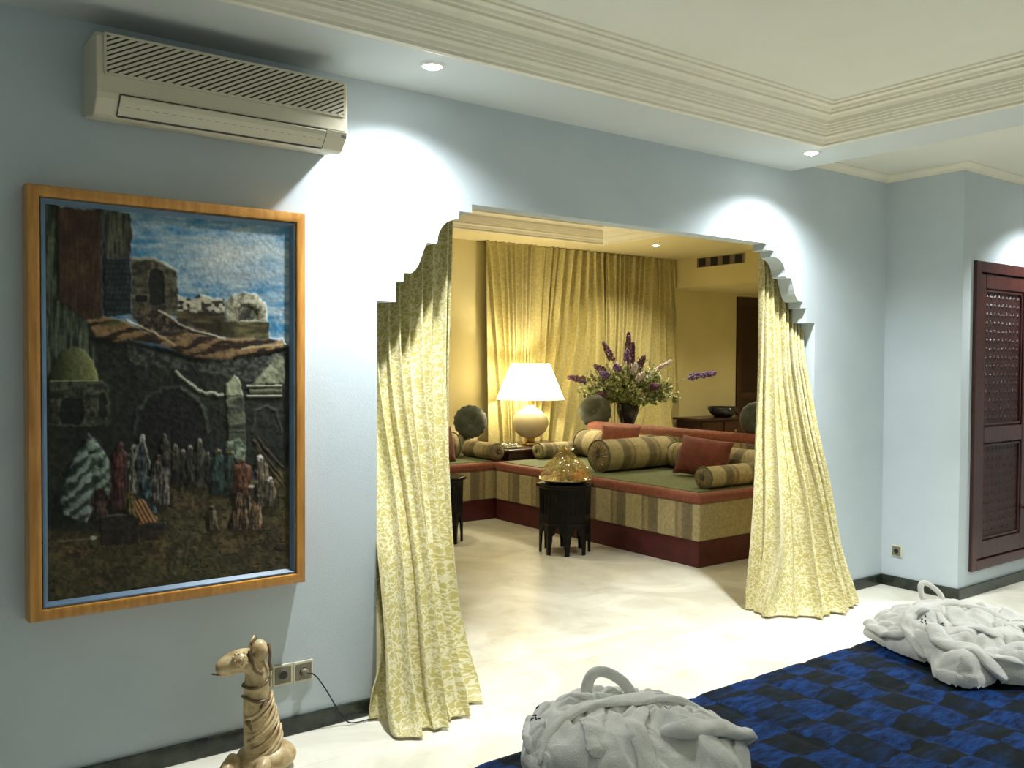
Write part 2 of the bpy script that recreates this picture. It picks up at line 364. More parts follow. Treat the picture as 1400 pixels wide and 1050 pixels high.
# baseboards (dark marble with a thin light bead of plaster above)
def baseboard(name, x0, x1, y0, y1):
    struct(name, MB().box(x0, x1, y0, y1, 0, 0.07), M_base, bevel=0.004)
baseboard('baseboard_back', -1.9, XL, DY-0.014, DY+0.001)
baseboard('baseboard_back_right', XR, XC, DY-0.014, DY+0.001)
baseboard('baseboard_return', XC-0.014, XC-0.0002, YC-0.014, DY-0.014)
baseboard('baseboard_cupboard', XC, 8.1, YC-0.014, YC-0.0002)
baseboard('baseboard_left', -1.9, -1.886, -2.9, DY-0.014)

# soffit ring, tray cornice, ceiling
TX0, TX1, TY0, TY1 = -0.95, 4.08, -1.75, 2.80
mb = MB().box(-2.0, 4.485, TY1, DY+0.02, ZS, 2.80); mb.box(-2.0, 4.485, -3.0, TY0, ZS, 2.80)
mb.box(-2.0, TX0, TY0, TY1, ZS, 2.80); mb.box(TX1, 4.485, TY0, TY1, ZS, 2.80)
struct('ceiling_soffit', mb, M_soffit)
struct('ceiling_alcove', MB().box(4.485, 8.2, -3.0, DY+0.02, ZU, 2.80), M_ceil)
struct('ceiling_tray', MB().box(TX0-0.1, TX1+0.1, TY0-0.1, TY1+0.1, 2.735, 2.82), M_ceil)
def sweep_rect(name, x0, x1, y0, y1, prof, mat):
    V = []; Fc = []
    for d, z in prof: V += [(x0+d, y0+d, z), (x1-d, y0+d, z), (x1-d, y1-d, z), (x0+d, y1-d, z)]
    for i in range(len(prof)-1):
        for k in range(4): Fc.append((i*4+k, i*4+(k+1) % 4, (i+1)*4+(k+1) % 4, (i+1)*4+k))
    o = mesh(name, V, Fc, mat); o['kind'] = 'structure'; return o
cp = [(-0.028, ZS+0.001), (-0.028, ZS-0.008), (-0.012, ZS-0.012), (0.002, ZS-0.008), (0.004, ZS+0.004), (0.012, ZS+0.006), (0.020, ZS+0.020), (0.034, ZS+0.030), (0.036, ZS+0.040),
      (0.046, ZS+0.042), (0.050, ZS+0.052), (0.058, ZS+0.053), (0.062, ZS+0.063), (0.070, ZS+0.064), (0.074, ZS+0.074), (0.082, ZS+0.075), (0.088, ZS+0.092), (0.104, ZS+0.104), (0.126, ZS+0.108),
      (0.128, ZS+0.118), (0.142, ZS+0.119), (0.150, ZS+0.130), (0.176, ZS+0.134), (0.178, ZS+0.142), (0.196, ZS+0.144), (0.200, ZS+0.1515)]
sweep_rect('trim_2', TX0, TX1, TY0, TY1, cp, M_corn)
# small cream cove along the tops of the alcove walls
def cove(name, pts):      # pts: list of (x,y), room side to the right hand when walking
    V = []; Fc = []; cprof = [(0, 0.045), (0.008, 0.045), (0.012, 0.030), (0.030, 0.010), (0.045, 0.008), (0.045, 0.0)]
    n = len(pts)
    for i, (x, y) in enumerate(pts):
        a = Vector(pts[i]) - Vector(pts[i-1]) if i > 0 else Vector(pts[1])-Vector(pts[0])
        b = Vector(pts[i+1])-Vector(pts[i]) if i < n-1 else a
        a = a.normalized(); b = b.normalized(); na = Vector((a.y, -a.x)); nb = Vector((b.y, -b.x)); m = (na+nb); m = m/(1+na.dot(nb))
        for d, z in cprof: V.append((x+m.x*d, y+m.y*d, ZU-z))
    k = len(cprof)
    for i in range(n-1):
        for j in range(k-1): Fc.append((i*k+j, i*k+j+1, (i+1)*k+j+1, (i+1)*k+j))
    o = mesh(name, V, Fc, M_corn); o['kind'] = 'structure'
cove('trim_3', [(4.485, DY), (XC, DY), (XC, YC), (8.1, YC)])

# salon shell
mb = MB().box(1.2, 9.26, 7.6, 7.75, 0, 2.8); mb.box(9.26, 10.14, 7.6, 7.75, 2.32, 2.8); mb.box(10.14, 10.6, 7.6, 7.75, 0, 2.8)
struct('wall_salon_back', mb, M_ywall)
struct('wall_salon_left', MB().box(1.15, 1.30, DY+0.25, 7.75, 0, 2.8), M_ywall)
struct('wall_salon_right', MB().box(10.4, 10.6, DY+0.2, 7.75, 0, 2.8), M_ywall)
struct('ceiling_beam', MB().box(8.0, 10.5, DY+0.25, 7.6, 2.349, 2.70), M_ywall)
SX0, SX1, SY0, SY1 = 3.5, 6.35, 4.2, 6.95
mb = MB().box(-2.0, SX0, DY+0.05, 7.7, 2.69, 2.95); mb.box(SX1, 10.6, DY+0.05, 7.7, 2.69, 2.95)
mb.box(SX0, SX1, DY+0.05, SY0, 2.69, 2.95); mb.box(SX0, SX1, SY1, 7.7, 2.69, 2.95)
struct('ceiling_salon', mb, M_yceil)
struct('ceiling_salon_tray', MB().box(SX0-0.1, SX1+0.1, SY0-0.1, SY1+0.1, 2.88, 2.97), M_yceil)
cp2 = [(d*1.25, 2.69+(z-ZS)*1.26) for d, z in cp]
sweep_rect('trim_4', SX0, SX1, SY0, SY1, cp2, M_corn)
mb = MB().box(9.27, 10.13, 7.60, 7.64, 0, 2.31)
d = struct('door_1', mb, M_mahp)
mb = MB()
for x in (9.27, 10.05): mb.box(x, x+0.08, 7.585, 7.60, 0, 2.31)
mb.box(9.35, 10.05, 7.585, 7.60, 2.21, 2.31); mb.box(9.35, 10.05, 7.585, 7.60, 1.0, 1.08)
o = mb.build('door_frame', M_mah, d)
mb = MB().box(1.3, 9.26, 7.586, 7.60, 0, 0.07)
struct('baseboard_salon', mb, M_base)
mb = MB().box(1.3, 1.314, 3.6, 7.586, 0, 0.07); struct('baseboard_salon_left', mb, M_base)

# ------------------------------------------------------------------ downlights
M_bulb = emit('halogen_glow', (1, 0.98, 0.93), 40)
M_bulbw = emit('warm_halogen_glow', (1, 0.88, 0.62), 25)
M_bezel = mk('white_bezel', (0.8, 0.8, 0.76), rough=0.35)
def downlight(kind, x, y, z, power, ang, blend, colr, label):
    ld = bpy.data.lights.new('spot_lamp', 'SPOT'); ld.energy = power; ld.spot_size = math.radians(ang); ld.spot_blend = blend
    ld.color = colr; ld.shadow_soft_size = 0.035
    lo = bpy.data.objects.new('spot_lamp', ld); C.objects.link(lo)
    t = thing('recessed_downlight', label or 'unseen recessed halogen downlight in the ceiling', 'downlight', (x, y, z), 0, 'recessed ceiling downlights')
    lo.parent = t; lo.location = (0, 0, -0.022)
    if kind == 'bed':      # halogen reflector: a tighter main beam inside the wide spill
        l2 = ld.copy(); l2.energy = 84; l2.spot_size = math.radians(82); l2.spot_blend = 1.0; o2 = bpy.data.objects.new('beam_lamp', l2); C.objects.link(o2); o2.parent = t; o2.location = (0, 0, -0.022)
    MB().lathe([(0.030, 0.0), (0.030, -0.004), (0.036, -0.007), (0.046, -0.006), (0.050, 0.0)], 28, cap=False).build('bezel', M_bezel, t, smooth=True)
    MB().lathe([(0.031, -0.002), (0.027, -0.010), (0.012, -0.014)], 24).build('bulb', M_bulb if kind in ('bed', 'off') else M_bulbw, t, smooth=True)
    return t
for a in DOWNLIGHTS: downlight(*a)

# ------------------------------------------------------------------ curtains
def cr(vals, t):
    """Catmull-Rom through vals (n,k) at t in 0..1 (array)"""
    vals = np.asarray(vals, float); n = len(vals)-1
    x = np.clip(t, 0, 1)*n; i = np.minimum(x.astype(int), n-1); f = (x-i)[..., None]
    P = lambda k: vals[np.clip(k, 0, n)]
    p0, p1, p2, p3 = P(i-1), P(i), P(i+1), P(i+2)
    return 0.5*((2*p1)+(-p0+p2)*f+(2*p0-5*p1+4*p2-p3)*f*f+(-p0+3*p1-3*p2+p3)*f**3)
def curtain(name, levels, mat, folds, amp, width, parent=None, nu=260, seed=1, amp_fn=None, drift=0.0, sharp=0.6, deep=0.0):
    zs = np.array([l[0] for l in levels], float)
    u = np.linspace(0, 1, nu)
    rows = np.array([cr(l[1], u) for l in levels])          # (nl, nu, 2)
    # resample rows by cubic over level index, denser near the floor
    nv = 110; tv = np.linspace(0, 1, nv)
    Zr = cr(zs[:, None], tv)[:, 0]
    XY = cr(rows.reshape(len(levels), -1), tv).reshape(nv, nu, 2)
    r = np.random.default_rng(seed)
    # irregular fold phase
    knots = np.cumsum(r.uniform(0.6, 1.4, folds+2)); knots = (knots-knots[0])/(knots[-1]-knots[0])
    ph = np.interp(u, knots, np.arange(folds+2))
    V = np.zeros((nv, nu, 3))
    for j in range(nv):
        v = tv[j]
        du = drift*v*np.sin(u*5+seed)
        p = np.interp(np.clip(u+du*0.08, 0, 1), knots, np.arange(folds+2))
        wv = np.sin(2*PI*p); wv = np.sign(wv)*np.abs(wv)**sharp
        wv = wv*(0.7+0.5*smooth_noise(p*1.0, np.full(nu, v*3.0), seed)) + 0.35*np.sin(2*PI*p*2.3+v*2+seed)*(0.3+v*0.3)
        if deep:      # merge folds lower down into fewer, wider ones
            big = np.sin(2*PI*p*0.45+seed); wv = wv*(1-deep*v*0.7)+big*deep*v*1.5
        a = amp if amp_fn is None else amp_fn(v)*amp
        T = np.gradient(XY[j], axis=0); T /= np.maximum(np.linalg.norm(T, axis=1, keepdims=True), 1e-6)
        Nn = np.stack([T[:, 1], -T[:, 0]], 1)
        V[j, :, :2] = XY[j] + Nn*(wv*a)[:, None] + T*(np.cos(2*PI*p)*a*0.35)[:, None]
        V[j, :, 2] = Zr[j]
    uv = np.zeros((nv, nu, 2)); uv[:, :, 0] = u[None]*width; 
    dist = np.concatenate([[0], np.cumsum(np.sqrt(((XY[1:, nu//2]-XY[:-1, nu//2])**2).sum(1)+(Zr[1:]-Zr[:-1])**2))]); uv[:, :, 1] = -dist[:, None]
    V[:, :, 2] = np.maximum(V[:, :, 2], 0.004)
    f = [(j*nu+i, j*nu+i+1, (j+1)*nu+i+1, (j+1)*nu+i) for j in range(nv-1) for i in range(nu-1)]
    o = mesh(name, V.reshape(-1, 3), f, mat, parent, smooth=True, uv=uv.reshape(-1, 2))
    s = o.modifiers.new('thickness', 'SOLIDIFY'); s.thickness = 0.003; s.offset = 0
    return o
yc = 3.452
L = [(2.40, [(1.64, yc), (1.80, yc), (1.95, yc), (2.09, yc), (2.225, yc)]),
     (1.90, [(1.66, yc), (1.80, yc-.005), (1.94, yc), (2.08, yc), (2.215, yc)]),
     (1.40, [(1.68, yc-.005), (1.80, yc-.03), (1.93, yc-.03), (2.07, yc-.02), (2.200, yc)]),
     (0.95, [(1.715, yc-.02), (1.83, yc-.10), (1.95, yc-.11), (2.07, yc-.08), (2.185, yc-.03)]),
     (0.60, [(1.770, 3.35), (1.81, 3.23), (1.93, 3.22), (2.05, 3.29), (2.19, 3.40)]),
     (0.30, [(1.770, 3.25), (1.78, 3.14), (1.90, 3.12), (2.05, 3.22), (2.22, 3.38)]),
     (0.10, [(1.715, 3.24), (1.755, 3.06), (1.88, 3.05), (2.05, 3.13), (2.22, 3.29)]),
     (0.012, [(1.70, 3.235), (1.73, 2.99), (1.87, 2.99), (2.05, 3.07), (2.20, 3.20)])]
AF = lambda v: 1.0+0.9*v if v < 0.85 else 1.76-0.5*(v-0.85)/0.15
o = curtain('arch_curtain', L, M_curt, 8, 0.025, 1.1, seed=3, amp_fn=AF, drift=1.0, sharp=0.85, deep=0.62)
tag(o, 'yellow damask curtain on the left side of the arch, hem pooled on the floor', 'curtain')
Rr = [(2.40, [(4.405, yc), (4.50, yc), (4.61, yc), (4.73, yc), (4.86, yc)]),
     (1.90, [(4.42, yc), (4.51, yc), (4.61, yc-.005), (4.72, yc), (4.84, yc)]),
     (1.55, [(4.415, yc-.005), (4.49, yc-.03), (4.58, yc-.04), (4.66, yc-.065), (4.722, yc-.09)]),
     (1.30, [(4.405, yc-.01), (4.475, yc-.05), (4.56, yc-.07), (4.65, yc-.11), (4.725, yc-.14)]),
     (1.00, [(4.375, yc-.02), (4.455, yc-.09), (4.55, yc-.13), (4.64, yc-.18), (4.735, 3.262)]),
     (0.70, [(4.335, yc-.05), (4.42, yc-.15), (4.52, yc-.21), (4.65, yc-.25), (4.79, 3.235)]),
     (0.35, [(4.285, 3.38), (4.37, 3.25), (4.48, 3.18), (4.66, 3.13), (4.84, 3.20)]),
     (0.10, [(4.25, 3.38), (4.28, 3.24), (4.42, 3.11), (4.65, 3.05), (4.90, 3.14)]),
     (0.012, [(4.23, 3.38), (4.25, 3.22), (4.38, 3.08), (4.63, 3.02), (4.95, 3.12)])]
o = curtain('arch_curtain', Rr, M_curt, 9, 0.026, 1.2, seed=8, amp_fn=AF, drift=1.0, sharp=0.85, deep=0.62)
tag(o, 'yellow damask curtain on the right side of the arch, hem flaring over the floor', 'curtain')

def level_line(z, x0, x1, y, n=7, bow=0): return (z, [(x0+(x1-x0)*i/(n-1), y+bow*math.sin(PI*i/(n-1))) for i in range(n)])
bc = curtain('window_curtain', [level_line(2.688, 5.235, 6.86, 7.50), level_line(1.9, 5.245, 6.85, 7.49), level_line(1.1, 5.26, 6.80, 7.48), level_line(0.5, 5.27, 6.80, 7.48), level_line(0.01, 5.27, 6.82, 7.48)],
             M_curt2, 17, 0.044, 3.6, nu=420, seed=5, drift=3.0, sharp=0.9, deep=0.5)
tag(bc, 'floor length gold curtain in folds behind the glowing table lamp', 'curtain', 'gold curtains across the sitting room window')
bc = curtain('window_curtain', [level_line(2.688, 6.87, 7.985, 7.50), level_line(1.9, 6.87, 7.985, 7.49), level_line(1.1, 6.84, 7.985, 7.48), level_line(0.5, 6.84, 7.985, 7.48), level_line(0.01, 6.84, 7.985, 7.48)],
             M_curt2, 12, 0.042, 2.5, nu=340, seed=12, drift=3.0, sharp=0.9, deep=0.5)
tag(bc, 'floor length gold curtain in folds behind the flowers, beside the yellow recess', 'curtain', 'gold curtains across the sitting room window')

# ------------------------------------------------------------------ air conditioner
t = thing('air_conditioner', 'ivory wall mounted air conditioner with slanted grille slats above the framed painting', 'air conditioner', (0.655, DY, 2.26))
aw = 0.875            # local: x along the wall, y negative into the room, z up
body = [(0, 0.240), (-0.172, 0.240), (-0.190, 0.236), (-0.198, 0.222), (-0.200, 0.046), (-0.192, 0.030), (-0.152, -0.014), (-0.130, -0.020), (-0.06, -0.008), (0, 0.0)]
b = MB().prism(body, 0, aw, 'yz').build('housing', M_ac, t); bev(b, 0.007, 3, 30)
x0, x1, z0, z1 = 0.028, aw-0.018, 0.108, 0.228
MB().box(x0, x1, -0.2015, -0.198, z0, z1).build('grille_recess', M_acd, t)
mb = MB(); pitch = 0.0295; run = (z1-z0)*1.9
k = x0-run
while k < x1:
    px, pz, qx, qz = k, z0, k+run, z1
    if px < x0: pz = pz+(qz-pz)*(x0-px)/(qx-px); px = x0
    if qx > x1: qz = pz+(qz-pz)*(x1-px)/(qx-px); qx = x1
    if qx-px > 0.008: mb.prism([(px, pz-0.0046), (qx, qz-0.0046), (qx, qz+0.0046), (px, pz+0.0046)], -0.2065, -0.2010, 'xz')
    k += pitch
mb.build('grille_slats', M_ac, t)
mb = MB()
for a_ in ((x0-0.004, x1+0.004, z1-0.002, z1+0.006), (x0-0.004, x1+0.004, z0-0.006, z0+0.002), (x1-0.002, x1+0.006, z0, z1), (x0-0.006, x0+0.002, z0, z1)): mb.box(a_[0], a_[1], -0.205, -0.199, a_[2], a_[3])
mb.build('grille_border', M_ac, t)
MB().box(0.0, aw, -0.2015, -0.199, 0.051, 0.054).build('seam', M_ac, t)
fx0, fx1 = 0.072, aw-0.088
MB().prism([(-0.2015, 0.044), (-0.2035, 0.040), (-0.196, 0.026), (-0.158, -0.013), (-0.152, -0.012), (-0.190, 0.030), (-0.198, 0.044)], fx0, fx1, 'yz').build('louvre_flap', M_ac, t)
mb = MB().box(fx0-0.003, fx1+0.003, -0.2025, -0.197, 0.0445, 0.0475)
for xx in (fx0-0.003, fx1): mb.prism([(-0.2025, 0.047), (-0.1945, 0.026), (-0.156, -0.0150), (-0.15, -0.010), (-0.19, 0.03), (-0.198, 0.046)], xx, xx+0.003, 'yz')
mb.prism([(-0.1600, -0.0120), (-0.1550, -0.0175), (-0.1500, -0.0150), (-0.1540, -0.0090)], fx0, fx1, 'yz')
mb.build('louvre_gap', M_dark, t)
mb = MB()
for i in range(24): mb.prism([(-0.1830, 0.0125), (-0.1850, 0.0150), (-0.1820, 0.0160), (-0.1800, 0.0135)], fx0+0.02+i*0.029, fx0+0.036+i*0.029, 'yz')
mb.build('louvre_slots', M_acd, t)
MB().box(aw-0.026, aw-0.008, -0.2025, -0.198, 0.026, 0.036).build('sensor_window', M_dark, t)

# ------------------------------------------------------------------ framed relief painting
FX0, FX1, FZ0, FZ1 = 0.472, 1.416, 0.606, 2.012
t = thing('framed_painting', 'large relief painting of an old market street in a golden wooden frame', 'painting', (FX0, DY, FZ0))
FW, FH = FX1-FX0, FZ1-FZ0
def mitred(prof, w_, h_, name, mat, parent, inset=0):
    """prof: list of (inward offset, y) swept round the rectangle w_ x h_ (local)"""
    V = []; Fc = []
    for dd, y in prof: V += [(dd, y, dd), (w_-dd, y, dd), (w_-dd, y, h_-dd), (dd, y, h_-dd)]
    n = len(prof)
    for i in range(n):
        i2 = (i+1) % n
        for k in range(4): Fc.append((i*4+k, i*4+(k+1) % 4, i2*4+(k+1) % 4, i2*4+k))
    m_ = MB(); m_.add(V, Fc); return m_.build(name, mat, parent)
fr = mitred([(0, -0.001), (0, -0.070), (0.004, -0.078), (0.022, -0.083), (0.036, -0.080), (0.040, -0.070), (0.043, -0.045), (0.043, -0.001)], FW, FH, 'frame', M_wood_gold, t)
auto_smooth(fr, 30)
mitred([(0.042, -0.010), (0.042, -0.074), (0.047, -0.074), (0.058, -0.058), (0.058, -0.010)], FW, FH, 'liner', M_liner, t)
PX0, PX1, PZ0, PZ1 = 0.055, FW-0.055, 0.055, FH-0.055
nu, nv = 250, 380
uu, vv = np.meshgrid(np.linspace(0, 1, nu), np.linspace(0, 1, nv))      # v: 0 top, 1 bottom
# drawing space: x 0..340, y 0..540 (the picture's own proportions, y down)
hL, hR = 1/541., 1/474.
sx = ((1-uu)*hL*57 + uu*hR*399)/((1-uu)*hL+uu*hR)
tx = (sx-57)/342.
sy = (279+29*tx) + vv*((820-38*tx)-(279+29*tx))
X_, Y_ = sx, sy
wob = (fbm(X_/9, Y_/9, 4, 3)-0.5)*8; wob2 = (fbm(X_/9, Y_/9, 4, 9)-0.5)*8
XX, YY = X_+wob*0.6, Y_+wob2*0.6
base = np.zeros(X_.shape+(3,)); Hh = np.zeros(X_.shape)
n1 = fbm(X_/22, Y_/22, 5, 21)[..., None]; n2 = fbm(X_/5, Y_/5, 4, 31)[..., None]; nstr = fbm(X_/3, Y_/26, 4, 41)[..., None]; nh = fbm(X_/30, Y_/6, 4, 51)[..., None]
def col(*c): return np.array(c, float)
def lay(mask, c, h=None, hm=None):
    global base, Hh
    m = np.clip(mask, 0, 1)[..., None]; base = base*(1-m)+c*m
    if h is not None: Hh = Hh*(1-m[..., 0]) + h*m[..., 0]
def pmask(poly, soft=1.5): 
    ins = inside(XX, YY, poly); d, _ = seg_dist(XX, YY, poly+[poly[0]]); return np.clip(0.5+np.where(ins, d, -d)/(2*soft), 0, 1), np.where(ins, d, -d)
def mixn(a, b, n, k=1.0): 
    f = np.clip((n-0.5)*2.2*k+0.5, 0, 1); return a*(1-f)+b*f
# sky
skyc = mixn(col(0.055, 0.20, 0.34), col(0.33, 0.42, 0.44), nh*0.6+n1*0.4, 1.3)
base = skyc.copy(); Hh = (n2[..., 0]-0.5)*0.6
cl = np.exp(-(((X_-310)/55)**2+((Y_-345)/22)**2)); lay(cl*0.7, col(0.58, 0.58, 0.50))
cl = np.exp(-(((X_-330)/60)**2+((Y_-375)/12)**2)); lay(cl*0.6, col(0.44, 0.46, 0.44))
lay(np.clip((330-Y_)/40, 0, 1)*np.clip((X_-330)/50, 0, 1)*0.6, col(0.06, 0.24, 0.48))
# ground / dark lower scene
dark = mixn(col(0.010, 0.014, 0.010), col(0.050, 0.055, 0.030), n2*0.6+n1*0.4)
m, d = pmask([(40, 430), (110, 440), (200, 470), (300, 490), (392, 470), (420, 470), (420, 840), (40, 840)], 3); lay(m, dark, 0)
gr = mixn(col(0.045, 0.028, 0.010), col(0.19, 0.13, 0.055), n2*0.5+n1*0.5, 1.2)
gr = mixn(gr, col(0.10, 0.095, 0.03), fbm(X_/34, Y_/30, 3, 77)[..., None], 0.8)
m, d = pmask([(40, 720), (130, 725), (200, 700), (225, 655), (300, 655), (420, 640), (420, 840), (40, 840)], 6); lay(m, gr, 0.3)
crack = np.abs(fbm(X_/26, Y_/13, 3, 91)-0.5) < 0.012
lay(crack*m*0.7, col(0.012, 0.008, 0.005)); Hh -= crack*m*1.0
# left green haze wall
m, d = pmask([(40, 270), (74, 275), (76, 400), (115, 440), (128, 490), (90, 500), (40, 520)], 4); lay(m, mixn(col(0.03, 0.045, 0.03), col(0.13, 0.16, 0.10), nstr, 1.4), 0.4)
# big brown tower block
m, d = pmask([(72, 283), (136, 288), (136, 432), (112, 438), (74, 408)], 1.5); c = mixn(col(0.045, 0.022, 0.010), col(0.14, 0.075, 0.035), nstr*0.6+n1*0.4, 1.3)
lay(m, c, 3.4); lay(np.clip(1-np.abs(X_-74)/6, 0, 1)*m*0.8, col(0.006, 0.007, 0.004)); lay(np.clip(1-np.abs(X_-137)/5, 0, 1)*(Y_ < 430)*(Y_ > 286)*0.85, col(0.006, 0.008, 0.006))
# second column, stone over dark
m, d = pmask([(138, 288), (174, 292), (178, 320), (175, 353), (138, 354)], 1.5); lay(m, mixn(col(0.03, 0.035, 0.022), col(0.13, 0.13, 0.08), nstr, 1.2), 2.6)
m, d = pmask([(137, 354), (176, 353), (176, 428), (138, 432)], 1.2); hatch = (np.abs(((X_+Y_*0.2) % 6)-3)+np.abs((Y_ % 7)-3.5))/6.5
lay(m, mixn(col(0.008, 0.016, 0.020), col(0.045, 0.065, 0.060), (n2*0.5+hatch[..., None]*0.5), 1.2), 2.9+0.3*hatch)
lay(np.clip(1-np.abs(Y_-355)/2, 0, 1)*(X_ > 138)*(X_ < 176), col(0.01, 0.012, 0.012))
# ruins with arches
m, d = pmask([(176, 352), (205, 352), (228, 362), (240, 372), (241, 428), (205, 440), (176, 432)], 1.5)
lay(m, mixn(col(0.05, 0.045, 0.025), col(0.17, 0.155, 0.09), n2*0.5+nh*0.5, 1.3), 1.8)
dl, tt = seg_dist(XX, YY, [(178, 353), (205, 353), (226, 362), (240, 370)]); lay(np.clip(1-dl/3.2, 0, 1), col(0.34, 0.33, 0.22), 2.6)
for (ex0, ex1, ey0, ey1) in ((199, 222, 366, 418), (181, 197, 402, 412)):
    m = np.clip((1-(((XX-(ex0+ex1)/2)/((ex1-ex0)/2))**4+((YY-(ey0+ey1)/2)/((ey1-ey0)/2))**4))*3, 0, 1); lay(m*0.9, col(0.012, 0.015, 0.010), 0.2)
# distant skyline town
m, d = pmask([(240, 402), (262, 408), (272, 400), (290, 408), (306, 406), (306, 428), (240, 430)], 1); blk = smooth_noise(X_/5, Y_/4, 5)[..., None]
lay(m, mixn(col(0.06, 0.05, 0.03), col(0.48, 0.44, 0.32), blk, 2.0), 0.8+blk[..., 0])
m, d = pmask([(238, 424), (306, 426), (310, 460), (238, 455)], 1.5); lay(m, mixn(col(0.05, 0.035, 0.012), col(0.17, 0.13, 0.06), nh, 1.3), 1.1)
# domed gatehouse
m, d = pmask([(306, 440), (308, 412), (318, 402), (333, 397), (350, 400), (364, 412), (366, 440)], 1.2); lay(m, mixn(col(0.20, 0.18, 0.11), col(0.48, 0.46, 0.34), n2, 1.2), 2.2+np.clip(d, 0, 8)*0.12)
m, d = pmask([(327, 436), (327, 424), (334, 416), (346, 416), (353, 424), (353, 436)], 1); lay(m, mixn(col(0.05, 0.05, 0.03), col(0.17, 0.18, 0.12), n2), 0.8)
dl, tt = seg_dist(XX, YY, [(326, 436), (326, 422), (334, 414), (347, 414), (354, 423)]); lay(np.clip(1-dl/1.8, 0, 1)*0.8, col(0.03, 0.02, 0.01))
m, d = pmask([(299, 437), (370, 440), (368, 470), (300, 466)], 1.2); lay(m, mixn(col(0.07, 0.065, 0.02), col(0.19, 0.16, 0.06), nh, 1.3), 1.9)
# rubble slope + awning
m, d = pmask([(176, 425), (205, 420), (262, 446), (306, 462), (262, 472), (190, 452)], 2); lay(m, mixn(col(0.045, 0.03, 0.018), col(0.17, 0.12, 0.075), n2, 1.5), 1.5+n2[..., 0])
aw_poly = [(112, 438), (138, 430), (168, 438), (200, 455), (250, 452), (300, 462), (388, 462), (392, 474), (340, 488), (300, 492), (260, 486), (215, 470), (170, 462), (160, 470), (125, 458)]
m, d = pmask(aw_poly, 1.6); st = 0.5+0.5*np.sin((X_*0.35+Y_*1.5)/4.5+9*fbm(X_/34, Y_/12, 4, 15))
lay(m, mixn(col(0.05, 0.026, 0.010), col(0.27, 0.165, 0.075), (st[..., None]*0.6+n2*0.4), 1.2), 3.4+st*0.9)
lay(np.clip(1-np.hypot((X_-150)/24, (Y_-440)/9), 0, 1)*0.9, col(0.13, 0.13, 0.03))
for pts, cc in (([(168, 437), (200, 450), (235, 470)], (0.50, 0.38, 0.22)), ([(214, 424), (250, 446), (306, 463)], (0.48, 0.44, 0.32)), ([(330, 476), (392, 468)], (0.42, 0.36, 0.18))):
    dl, tt = seg_dist(XX, YY, pts); lay(np.clip(1-dl/2.2, 0, 1)*0.85, col(*cc), 4.4)
dl, tt = seg_dist(XX, YY, [(120, 462), (200, 476), (262, 492), (310, 496), (392, 478)]); lay(np.clip(1-dl/5, 0, 1)*0.8, col(0.008, 0.008, 0.006), 0)
# mid band stone work
m, d = pmask([(170, 470), (262, 494), (392, 482), (392, 530), (330, 520), (250, 505), (170, 500)], 3); lay(m*0.85, mixn(col(0.03, 0.035, 0.028), col(0.11, 0.12, 0.09), n2, 1.4), 1.0)
# green dome with drum
m, d = pmask([(64, 522), (66, 500), (76, 482), (92, 472), (110, 476), (124, 492), (130, 520)], 1.5)
f = np.clip((X_-70)/58, 0, 1)[..., None]; lay(m, (col(0.045, 0.055, 0.02)*(1-f)+col(0.26, 0.27, 0.10)*f)*(0.7+0.6*n1), 2.2+np.clip(d, 0, 26)*0.13)
m, d = pmask([(62, 520), (130, 517), (142, 526), (146, 580), (64, 580)], 1.5); lay(m, mixn(col(0.022, 0.024, 0.016), col(0.115, 0.12, 0.075), n2*0.6+nh*0.4, 1.5), 2.0)
lay((np.clip(1-np.abs(Y_-518.5)/1.3, 0, 1))*((X_ > 64) & (X_ < 130)), col(0.30, 0.30, 0.17), 2.8)
m = np.clip((1-(((XX-92)/17)**4+((YY-560)/19)**4))*3, 0, 1); lay(m*0.9, col(0.008, 0.009, 0.007), 0.2)
m = np.clip((1-(((XX-134)/5)**4+((YY-552)/18)**4))*3, 0, 1); lay(m*0.8, col(0.012, 0.012, 0.008), 0.3)
dl, tt = seg_dist(XX, YY, [(58, 578), (120, 580), (146, 572)]); lay(np.clip(1-dl/2, 0, 1)*0.8, col(0.12, 0.12, 0.075), 2.4)
m, d = pmask([(184, 620), (184, 566), (198, 547), (217, 536), (240, 533), (260, 543), (274, 562), (280, 620)], 3); lay(m*0.9, mixn(col(0.006, 0.006, 0.005), col(0.03, 0.026, 0.018), n2), 0.2)
# big arch rim, right domes
dl, tt = seg_dist(XX, YY, [(178, 588), (182, 562), (196, 543), (216, 531), (240, 529), (262, 540), (276, 560), (282, 590)]); lay(np.clip(1-dl/4.5, 0, 1)*0.85, mixn(col(0.035, 0.04, 0.032), col(0.12, 0.13, 0.10), n2), 2.2)
dl, tt = seg_dist(XX, YY, [(236, 506), (255, 522), (270, 534), (302, 539)]); lay(np.clip(1-dl/3, 0, 1)*0.95, col(0.42, 0.42, 0.32), 3)
m, d = pmask([(306, 540), (308, 524), (319, 513), (328, 522), (332, 541)], 1); lay(m, col(0.30, 0.31, 0.20)*(0.6+0.8*n1), 3.2)
m, d = pmask([(308, 540), (332, 541), (336, 600), (332, 620), (310, 610)], 1.5); lay(m, mixn(col(0.06, 0.07, 0.045), col(0.20, 0.21, 0.13), nh, 1.3), 2.6)
m, d = pmask([(345, 525), (368, 500), (378, 482), (388, 488), (392, 524)], 2); lay(m, mixn(col(0.11, 0.13, 0.07), col(0.30, 0.31, 0.20), n1, 1.3), 2.4)
for yy0 in (527, 541): lay(np.clip(1-np.abs(Y_-yy0)/1.8, 0, 1)*(X_ > 337)*(X_ < 388), col(0.48, 0.47, 0.36), 2.8)
lay(np.clip(1-np.abs(Y_-534)/6, 0, 1)*(X_ > 340)*(X_ < 388)*0.8, col(0.22, 0.22, 0.13), 2.2)
